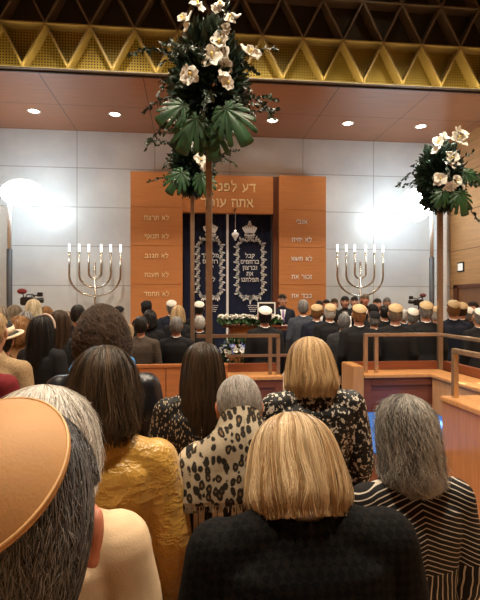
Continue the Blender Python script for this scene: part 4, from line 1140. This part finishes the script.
# ------------------------------------------------------------------ the people closest to the camera
def crinkle_mat():
    m = NT('yellow_satin'); v = m.coord(); n1 = m.noise(v, 9, 6, .62); a = m.noise(m.coord((1, 1, .55)), 8, 4, .55); b = m.noise(m.coord((.7, 1, 1.5)), 19, 3, .5)
    m.color(m.ramp(n1, [(.3, (.40, .215, .03)), (.7, (.54, .32, .06))]))
    ra = m.math('POWER', m.math('SUBTRACT', 1, m.math('ABSOLUTE', m.math('SUBTRACT', m.math('MULTIPLY', a, 2), 1))), 7)
    rb = m.math('POWER', m.math('SUBTRACT', 1, m.math('ABSOLUTE', m.math('SUBTRACT', m.math('MULTIPLY', b, 2), 1))), 6)
    m.bump(m.math('ADD', ra, m.math('MULTIPLY', rb, .5)), .42, .012)
    return m.set(.36, 0, .5, **{'Sheen Weight': .2}).m
def stripe_mat():
    m = NT('chevron_knit'); v = m.coord(); x, y, z = m.xyz(v); ax = m.math('ABSOLUTE', x)
    wob = m.math('MULTIPLY', m.noise(v, 7, 3), .010)
    c = m.math('ADD', m.math('ADD', z, m.math('MULTIPLY', ax, .42)), wob)
    s1 = m.math('LESS_THAN', m.math('FRACT', m.math('DIVIDE', c, .0185)), .2)
    s2 = m.math('LESS_THAN', m.math('FRACT', m.math('DIVIDE', m.math('ADD', x, m.math('MULTIPLY', m.noise(v, 5, 2), .05)), .024)), .2)
    low = m.math('LESS_THAN', z, 1.17)
    s = m.math('ADD', m.math('MULTIPLY', s1, m.math('SUBTRACT', 1, low)), m.math('MULTIPLY', s2, low))
    m.color(m.ramp(s, [(0, (.010, .009, .010)), (1, (.50, .45, .38))])); m.bump(m.noise(v, 180, 2), .3, .003)
    return m.set(.8, 0, .2).m
def vstripe_mat():
    m = NT('cream_black_stripes'); v = m.coord(); x, y, z = m.xyz(v)
    q = m.math('ADD', x, m.math('MULTIPLY', m.noise(v, 4, 2), .02)); f = m.math('FRACT', m.math('DIVIDE', q, .066))
    s = m.math('LESS_THAN', f, .42); s = m.math('MAXIMUM', s, m.math('MULTIPLY', m.math('GREATER_THAN', f, .66), m.math('LESS_THAN', f, .70)))
    m.color(m.ramp(s, [(0, (.52, .43, .32)), (1, (.010, .009, .009))])); m.bump(m.noise(v, 12, 4), .3, .01)
    return m.set(.75, 0, .2).m
def leopard_mat():
    m = NT('leopard_weave'); v = m.coord()
    wv = m.n('ShaderNodeVectorMath', operation='ADD'); m.l(m.coord((1, .12, .72)), wv.inputs[0])
    tn = m.n('ShaderNodeTexNoise'); tn.inputs['Scale'].default_value = 14; m.l(v, tn.inputs['Vector'])
    sc = m.n('ShaderNodeVectorMath', operation='SCALE'); sc.inputs['Scale'].default_value = .02; m.l(tn.outputs['Color'], sc.inputs[0]); m.l(sc.outputs[0], wv.inputs[1])
    d = m.vor(wv.outputs[0], 46, rnd=.75)
    d = m.math('ADD', d, m.math('MULTIPLY', m.math('SUBTRACT', m.noise(v, 55, 2), .5), .35))
    col = m.ramp(d, [(0, (.17, .10, .045)), (.16, (.17, .10, .045)), (.20, (.022, .017, .012)), (.46, (.022, .017, .012)), (.51, (.36, .30, .215)), (1, (.42, .36, .26))])
    wvx = m.xyz(v); weave = m.noise(m.coord((30, 30, 260)), 3, 3)
    mx = m.n('ShaderNodeMix', data_type='RGBA', blend_type='MULTIPLY'); mx.inputs[0].default_value = .5; m.l(col, mx.inputs[6]); m.l(m.ramp(weave, [(.3, (.5, .5, .5)), (.7, (1, 1, 1))]), mx.inputs[7])
    m.color(mx.outputs[2]); m.bump(weave, .4, .004); return m.set(.85, 0, .2).m
def floral_mat():
    m = NT('black_white_floral'); v = m.coord(); n = m.noise(v, 46, 3, .62); n2 = m.noise(m.coord((1.3, 1.3, .8)), 80, 3, .6)
    a = m.math('GREATER_THAN', n, .565); b = m.math('MULTIPLY', m.math('GREATER_THAN', n, .535), m.math('GREATER_THAN', n2, .57))
    f = m.math('MAXIMUM', a, m.math('MULTIPLY', b, .6)); m.color(m.ramp(f, [(0, (.007, .007, .008)), (.6, (.22, .20, .175)), (1, (.60, .56, .49))]))
    return m.set(.6, 0, .3).m
def leafprint_mat():
    m = NT('black_leaf_print'); fs = []
    for rot, off in ((.6, 0), (-.7, 3.3), (0.05, 7.1)):
        tc = m.n('ShaderNodeTexCoord'); mp = m.n('ShaderNodeMapping'); mp.inputs['Rotation'].default_value = (0, rot, 0); mp.inputs['Location'].default_value = (off, off, off); mp.inputs['Scale'].default_value = (85, 34, 32)
        m.l(tc.outputs['Object'], mp.inputs[0]); fs.append(m.math('LESS_THAN', m.vor(mp.outputs[0], 1.0, rnd=1), .22))
    f = m.math('MAXIMUM', m.math('MAXIMUM', fs[0], fs[1]), fs[2]); m.color(m.ramp(f, [(0, (.008, .008, .009)), (1, (.42, .33, .22))]))
    return m.set(.6, 0, .3).m
def hound_mat():
    m = NT('black_houndstooth'); v = m.coord((1, 1, 1)); ck = m.n('ShaderNodeTexChecker'); ck.inputs['Scale'].default_value = 62
    mp = m.n('ShaderNodeMapping'); mp.inputs['Rotation'].default_value = (0, .785, 0); tc = m.n('ShaderNodeTexCoord'); m.l(tc.outputs['Object'], mp.inputs[0]); m.l(mp.outputs[0], ck.inputs[0])
    ck.inputs[1].default_value = (.0035, .0035, .004, 1); ck.inputs[2].default_value = (.008, .0075, .0075, 1); m.l(ck.outputs[0], m.b.inputs['Base Color'])
    m.bump(m.noise(v, 200, 2), .3, .003); return m.set(.9, 0, .10).m
M_leather = plain('black_leather_coat', (.010, .011, .016), .32, 0, .5, .2, 10, .3, 60)
M_cream = cloth('cream_wool', (.60, .44, .28), var=.06, bump=.15)
M_suede = plain('tan_suede', (.40, .215, .085), .62, 0, .35, .2, 7, .08, 300)
M_suedeedge = plain('tan_trim', (.62, .38, .17), .5)
GF = 'audience members in the rows closest to the camera'
fold = [(.010, 5, 5, 3.2), (.005, 13, 13, 8)]

def front(px, yt, d, label, hmesh, hcol, jk, jm, lift=0, rz=0, skin='fair', body='f', bow=10):
    t = person(px, yt, d, label, GF, 'x', hcol, body, None, None, None, rz=rz, skin=skin, collar=False, hmesh=hmesh, bow=bow)
    j = link('jacket', jk, jm, t); j.location.z = lift
    return t, j

# yellow satin jacket
h = Hair([(0, 1.80), (.5, 1.795), (.92, 1.75), (1.10, 1.69), (1.17, 1.63), (1.19, 1.58), (1.22, 1.54), (1.15, 1.51), (.95, 1.495)], .088, .102, face=.36, wave=.06, seed=4).mesh(9000, 12, .0008, (0, .6), (.3, .7), (-.002, .010), .16, .07, 31, rough=.008, tipjit=.010, locks=130, lockoff=.012)
front(103, 347, 1.55, 'woman in shiny crinkled yellow jacket with tousled dark brown hair', h, hairmat('hair_chestnut', (.010, .007, .004), (.115, .075, .045), .38, .5), jacket_mesh('down', True, .74, .008, 1.08, [(.012, 5, 5, 3.4), (.006, 12, 12, 7)], shoulder=1.02), crinkle_mat(), .01, bow=10)
# leopard shawl
BL = 34
P_crop = [(0, 1.768), (.5, 1.758), (.86, 1.722), (1.0, 1.672), (1.01, 1.640), (.96, 1.61), (.86, 1.585), (.70, 1.57)]
h = Hair(P_crop, .089, .107, face=.40, a0=1.12, a1=1.5).mesh(9000, 4, .0007, (.02, .9), (.08, .16), (0, .003), .06, .0, 32, rough=.003, inner=.86)
lp, lj = front(241.5, 380, 1.66, 'grey haired person wrapped in a leopard print shawl over striped clothes', h, hairmat('hair_silver', (.13, .115, .10), (.56, .53, .49)), jacket_mesh('down', True, .70, .009, 1.06, fold), vstripe_mat(), .02, skin='ruddy', body='down', bow=BL)
prof = [(1.610, .066, .070), (1.575, .080, .086), (1.53, .100, .104), (1.49, .145, .120), (1.455, .200, .134), (1.42, .242, .147), (1.38, .268, .158), (1.34, .284, .166), (1.295, .298, .172)]
g = []
for i in range(33):
    k = i/32*(len(prof)-1); a = min(int(k), len(prof)-2); u = k-a
    z, rx_, ry_ = (prof[a][q]*(1-u)+prof[a+1][q]*u for q in range(3)); row = []
    for j in range(121):
        an = -PI*.5+2*PI*j/120; fd = 1+.022*(i/32)*math.sin(an*9+i*.12)+.012*math.sin(an*4+i*.3)+.02*mnoise.noise(Vector((an*3, i*.2, 1)))
        row.append((rx_*fd*math.cos(an), -.012+ry_*fd*math.sin(an), z-.02*math.sin(an*2+1)*(i/32)-.012*math.cos(an)*(i/32)))
    g.append(row)
M_leo = leopard_mat()
shm = MB().sheet(g, -.006).mesh('shawl', True)
sh = link('shawl', bowed(shm, BL*.8), M_leo, lp); sh.location.z = .02
fm = MB(); last = g[-1]; rr = random.Random(8)
for j in range(0, 120):
    for q in range(3):
        p = Vector(last[j]).lerp(Vector(last[j+1]), q/3); fm.tube([p, p+Vector((rr.uniform(-.004, .004), rr.uniform(-.004, .004), -.024))], .0016, 4)
fm.build('fringe', M_leo, sh)
# striped woman
P_wavy = [(0, 1.80), (.60, 1.79), (1.0, 1.75), (1.17, 1.69), (1.22, 1.63), (1.22, 1.58), (1.24, 1.53), (1.27, 1.49), (1.15, 1.47), (.9, 1.46)]
h = Hair(P_wavy, .077, .102, face=.32, wave=.05, seed=9).mesh(11000, 18, .0007, (0, .75), (.2, .55), (-.002, .012), .28, .05, 33, rough=.010, tipjit=.012, locks=150, lockoff=.014, curl=.006)
front(409, 397, 1.6, 'woman in black jacket with thin chevron stripes and wavy grey hair', h, hairmat('hair_steel', (.07, .065, .06), (.58, .54, .48), .4, .4), jacket_mesh('down', True, .62, .008, 1.10, fold, shoulder=1.0), stripe_mat(), .0, bow=8)
# dark haired woman with leaf print
h = Hair([(q, z+.03*min(1, max(0, (1.5-z)/.2))) for q, z in P_long], .092, .108, face=.30, wave=.025, seed=2).mesh(9000, 13, .0009, (0, .4), (.45, .9), (0, .008), .08, .05, 34, rough=.004, locks=120, lockoff=.007, tipjit=.004)
front(203, 343, 2.3, 'woman with long dark hair in black top with small leaf print', h, hairmat('hair_espresso', (.008, .006, .004), (.085, .052, .030), .34, .5), jacket_mesh('down', True, .74, .009, 1.10, fold, shoulder=1.05), leafprint_mat(), .02, bow=12)
# blonde floral
h = Hair(P_bob, .100, .114, face=.33, wave=.02, seed=3).mesh(9500, 12, .0009, (0, .5), (.4, .9), (0, .008), .08, .05, 35, rough=.004, locks=120, lockoff=.008)
front(312, 338, 2.3, 'blonde woman with full bob in black and white floral top', h, hairmat('hair_gold', (.20, .10, .035), (.78, .56, .30), .36, .5), jacket_mesh('down', True, .74, .009, 1.12, fold, shoulder=1.10), floral_mat(), .03, bow=16)
# curly head
h = Hair(P_afro, .088, .104, face=.35, wave=.02, seed=5).mesh(11000, 14, .0010, (0, .98), (.02, .06), (.0, .018), .3, .02, 36, rough=.016, curl=.013, basetone=.05)
af, aj = front(103, 304, 2.45, 'person with big curly brown hair in black leather coat', h, hairmat('hair_curly', (.012, .007, .004), (.14, .082, .05), .5, .3), jacket_mesh('down', False, .60, .010, 1.14, fold, shoulder=1.24), M_leather, .04, body='down', bow=1)
m = MB(); m.lathe([(.075, -.06), (.14, -.06), (.172, -.01), (.155, .035), (.10, .06), (.075, .05), (.075, -.06)], 40, (0, -.012, 1.555))
link('scarf', remesh(m, .008, 3, .5, [(.018, 9, 9, 14)], 'scarf'), plain('bright_blue_scarf', (.03, .27, .68), .5), af)
# blonde in the black suit
P_close = [(0, 1.785), (.45, 1.778), (.84, 1.745), (1.02, 1.70), (1.12, 1.65), (1.19, 1.605), (1.20, 1.57), (1.06, 1.545)]
h = Hair(P_close, .100, .114, face=.42, wave=.014, seed=6).mesh(12000, 13, .00065, (0, .5), (.45, .95), (0, .006), .06, .045, 37, rough=.003, locks=140, lockoff=.006, tipjit=.002)
bl, bj = front(301, 422, 1.02, 'blonde woman with smooth chin length hair in plain black suit jacket', h, hairmat('hair_honey', (.28, .15, .05), (.86, .68, .43), .33, .5), jacket_mesh('down', True, .78, .008, 1.10, fold, shoulder=1.12), hound_mat(), .07, bow=28)
cb = link('shirt_collar', COLLAR, plain('taupe_collar', (.22, .19, .17), .7), bl); cb.location.z = .098
# white haired person in cream jacket
h = Hair(P_fluffy, .098, .112, face=.34, wave=.03, seed=7).mesh(11000, 9, .0007, (0, .85), (.15, .35), (0, .010), .25, .04, 38, rough=.008, tipjit=.008, locks=160, lockoff=.010)
front(37, 390, 1.0, 'white haired person in cream jacket behind the tan skullcap', h, hairmat('hair_snow', (.46, .40, .32), (.95, .94, .92), .4, .4), jacket_mesh('down', True, .74, .008, 1.06, fold, shoulder=1.0), M_cream, .03, bow=14)
# man with the tan skullcap
h = Hair(P_short, .087, .107, face=.40, a0=1.12, a1=1.50).mesh(26000, 4, .0004, (.02, .94), (.04, .10), (0, .003), .10, .0, 39, rough=.0015, inner=.86)
nm = person(6, 417, .48, 'grey haired man in large tan skullcap at the lower left, closest to the camera', GF, 'x', hairmat('hair_pepper', (.018, .018, .02), (.21, .215, .225)), 'down', None, None, None, rz=-.05, skin='ruddy', collar=False, hmesh=h, bow=8)
link('jacket', jacket_mesh('down', False, .78, .010, 1.0), CM['black'], nm)
kc = link('kippah', bowed(kippah_mesh(50, .1165, -48, .004, 1.0, -16), 8), M_suede, nm)
a0 = math.radians(50); MK = Matrix.Translation((0, -.012, 1.658)) @ Matrix.Rotation(math.radians(-16), 4, 'Z') @ Matrix.Rotation(math.radians(48), 4, 'X')
rm = MB().tube([MK @ Vector((.1168*math.sin(a0)*math.cos(2*PI*k/72), .1168*math.sin(a0)*math.sin(2*PI*k/72), .1168*math.cos(a0))) for k in range(73)], .0014, 8, cap=False)
link('brim_trim', bowed(rm.mesh('brim_trim', True), 8), M_suedeedge, kc)

# ------------------------------------------------------------------ light of the hall
def ceiling_lamp(x, y, e, col=(1, .83, .62), size=120, r=.12, aim=None, label=None):
    t = thing('ceiling_spotlight', label, 'ceiling light', (x, y, ZC-.001), group='spotlights in the dark ceiling')
    MB().lathe([(.10, 0), (.14, 0), (.14, -.10), (.10, -.10), (.10, 0)], 20).build('housing', M_black, t, True)
    MB().lathe([(.001, -.05), (.10, -.05), (.10, -.04), (.001, -.04)], 20).build('lens', M_dl, t)
    L = bpy.data.lights.new('spot_lamp', 'SPOT'); L.energy = e; L.color = col; L.spot_size = math.radians(size); L.spot_blend = .6; L.shadow_soft_size = r
    o = bpy.data.objects.new('spot_lamp', L); COL.objects.link(o); o.parent = t; o.location = (0, 0, -.12)
    if aim: o.rotation_euler = (Vector(aim)-Vector((x, y, ZC-.12))).to_track_quat('-Z', 'Y').to_euler()
LIGHTS = [(-1.6, 3.2, 700), (1.0, 3.4, 700), (3.2, 3.6, 900), (-1.6, 6.2, 600), (1.4, 6.2, 600), (4.2, 6.2, 600), (0.2, 0.6, 1250)]
for i, (x, y, e) in enumerate(LIGHTS):
    ceiling_lamp(x, y, e, label=f'black spotlight in the dark ceiling, {("first","second","third","fourth","fifth","sixth","seventh")[i]} counted from the pews')

ceiling_lamp(3.6, 7.6, 26000, (1, .95, .86), 8, .05, (3.02, 5.02, .98), 'narrow spotlight in the dark ceiling aimed at the ledge of the side desk')
w = bpy.data.worlds.new('world'); SC.world = w; w.use_nodes = True
w.node_tree.nodes['Background'].inputs[0].default_value = (1, .9, .78, 1); w.node_tree.nodes['Background'].inputs[1].default_value = .15

cam = bpy.data.cameras.new('camera'); co = bpy.data.objects.new('camera', cam); COL.objects.link(co)
cam.sensor_fit = 'HORIZONTAL'; cam.sensor_width = 36; cam.lens = 36; cam.clip_start = .02
co.location = EYE; co.rotation_euler = (PI/2, 0, -TH); SC.camera = co
SC.view_settings.view_transform = 'Standard'; SC.view_settings.look = 'None'; SC.view_settings.gamma = 1; SC.view_settings.exposure = 0.3
SC.cycles.use_denoising = True; SC.cycles.max_bounces = 6; SC.cycles.sample_clamp_indirect = 4
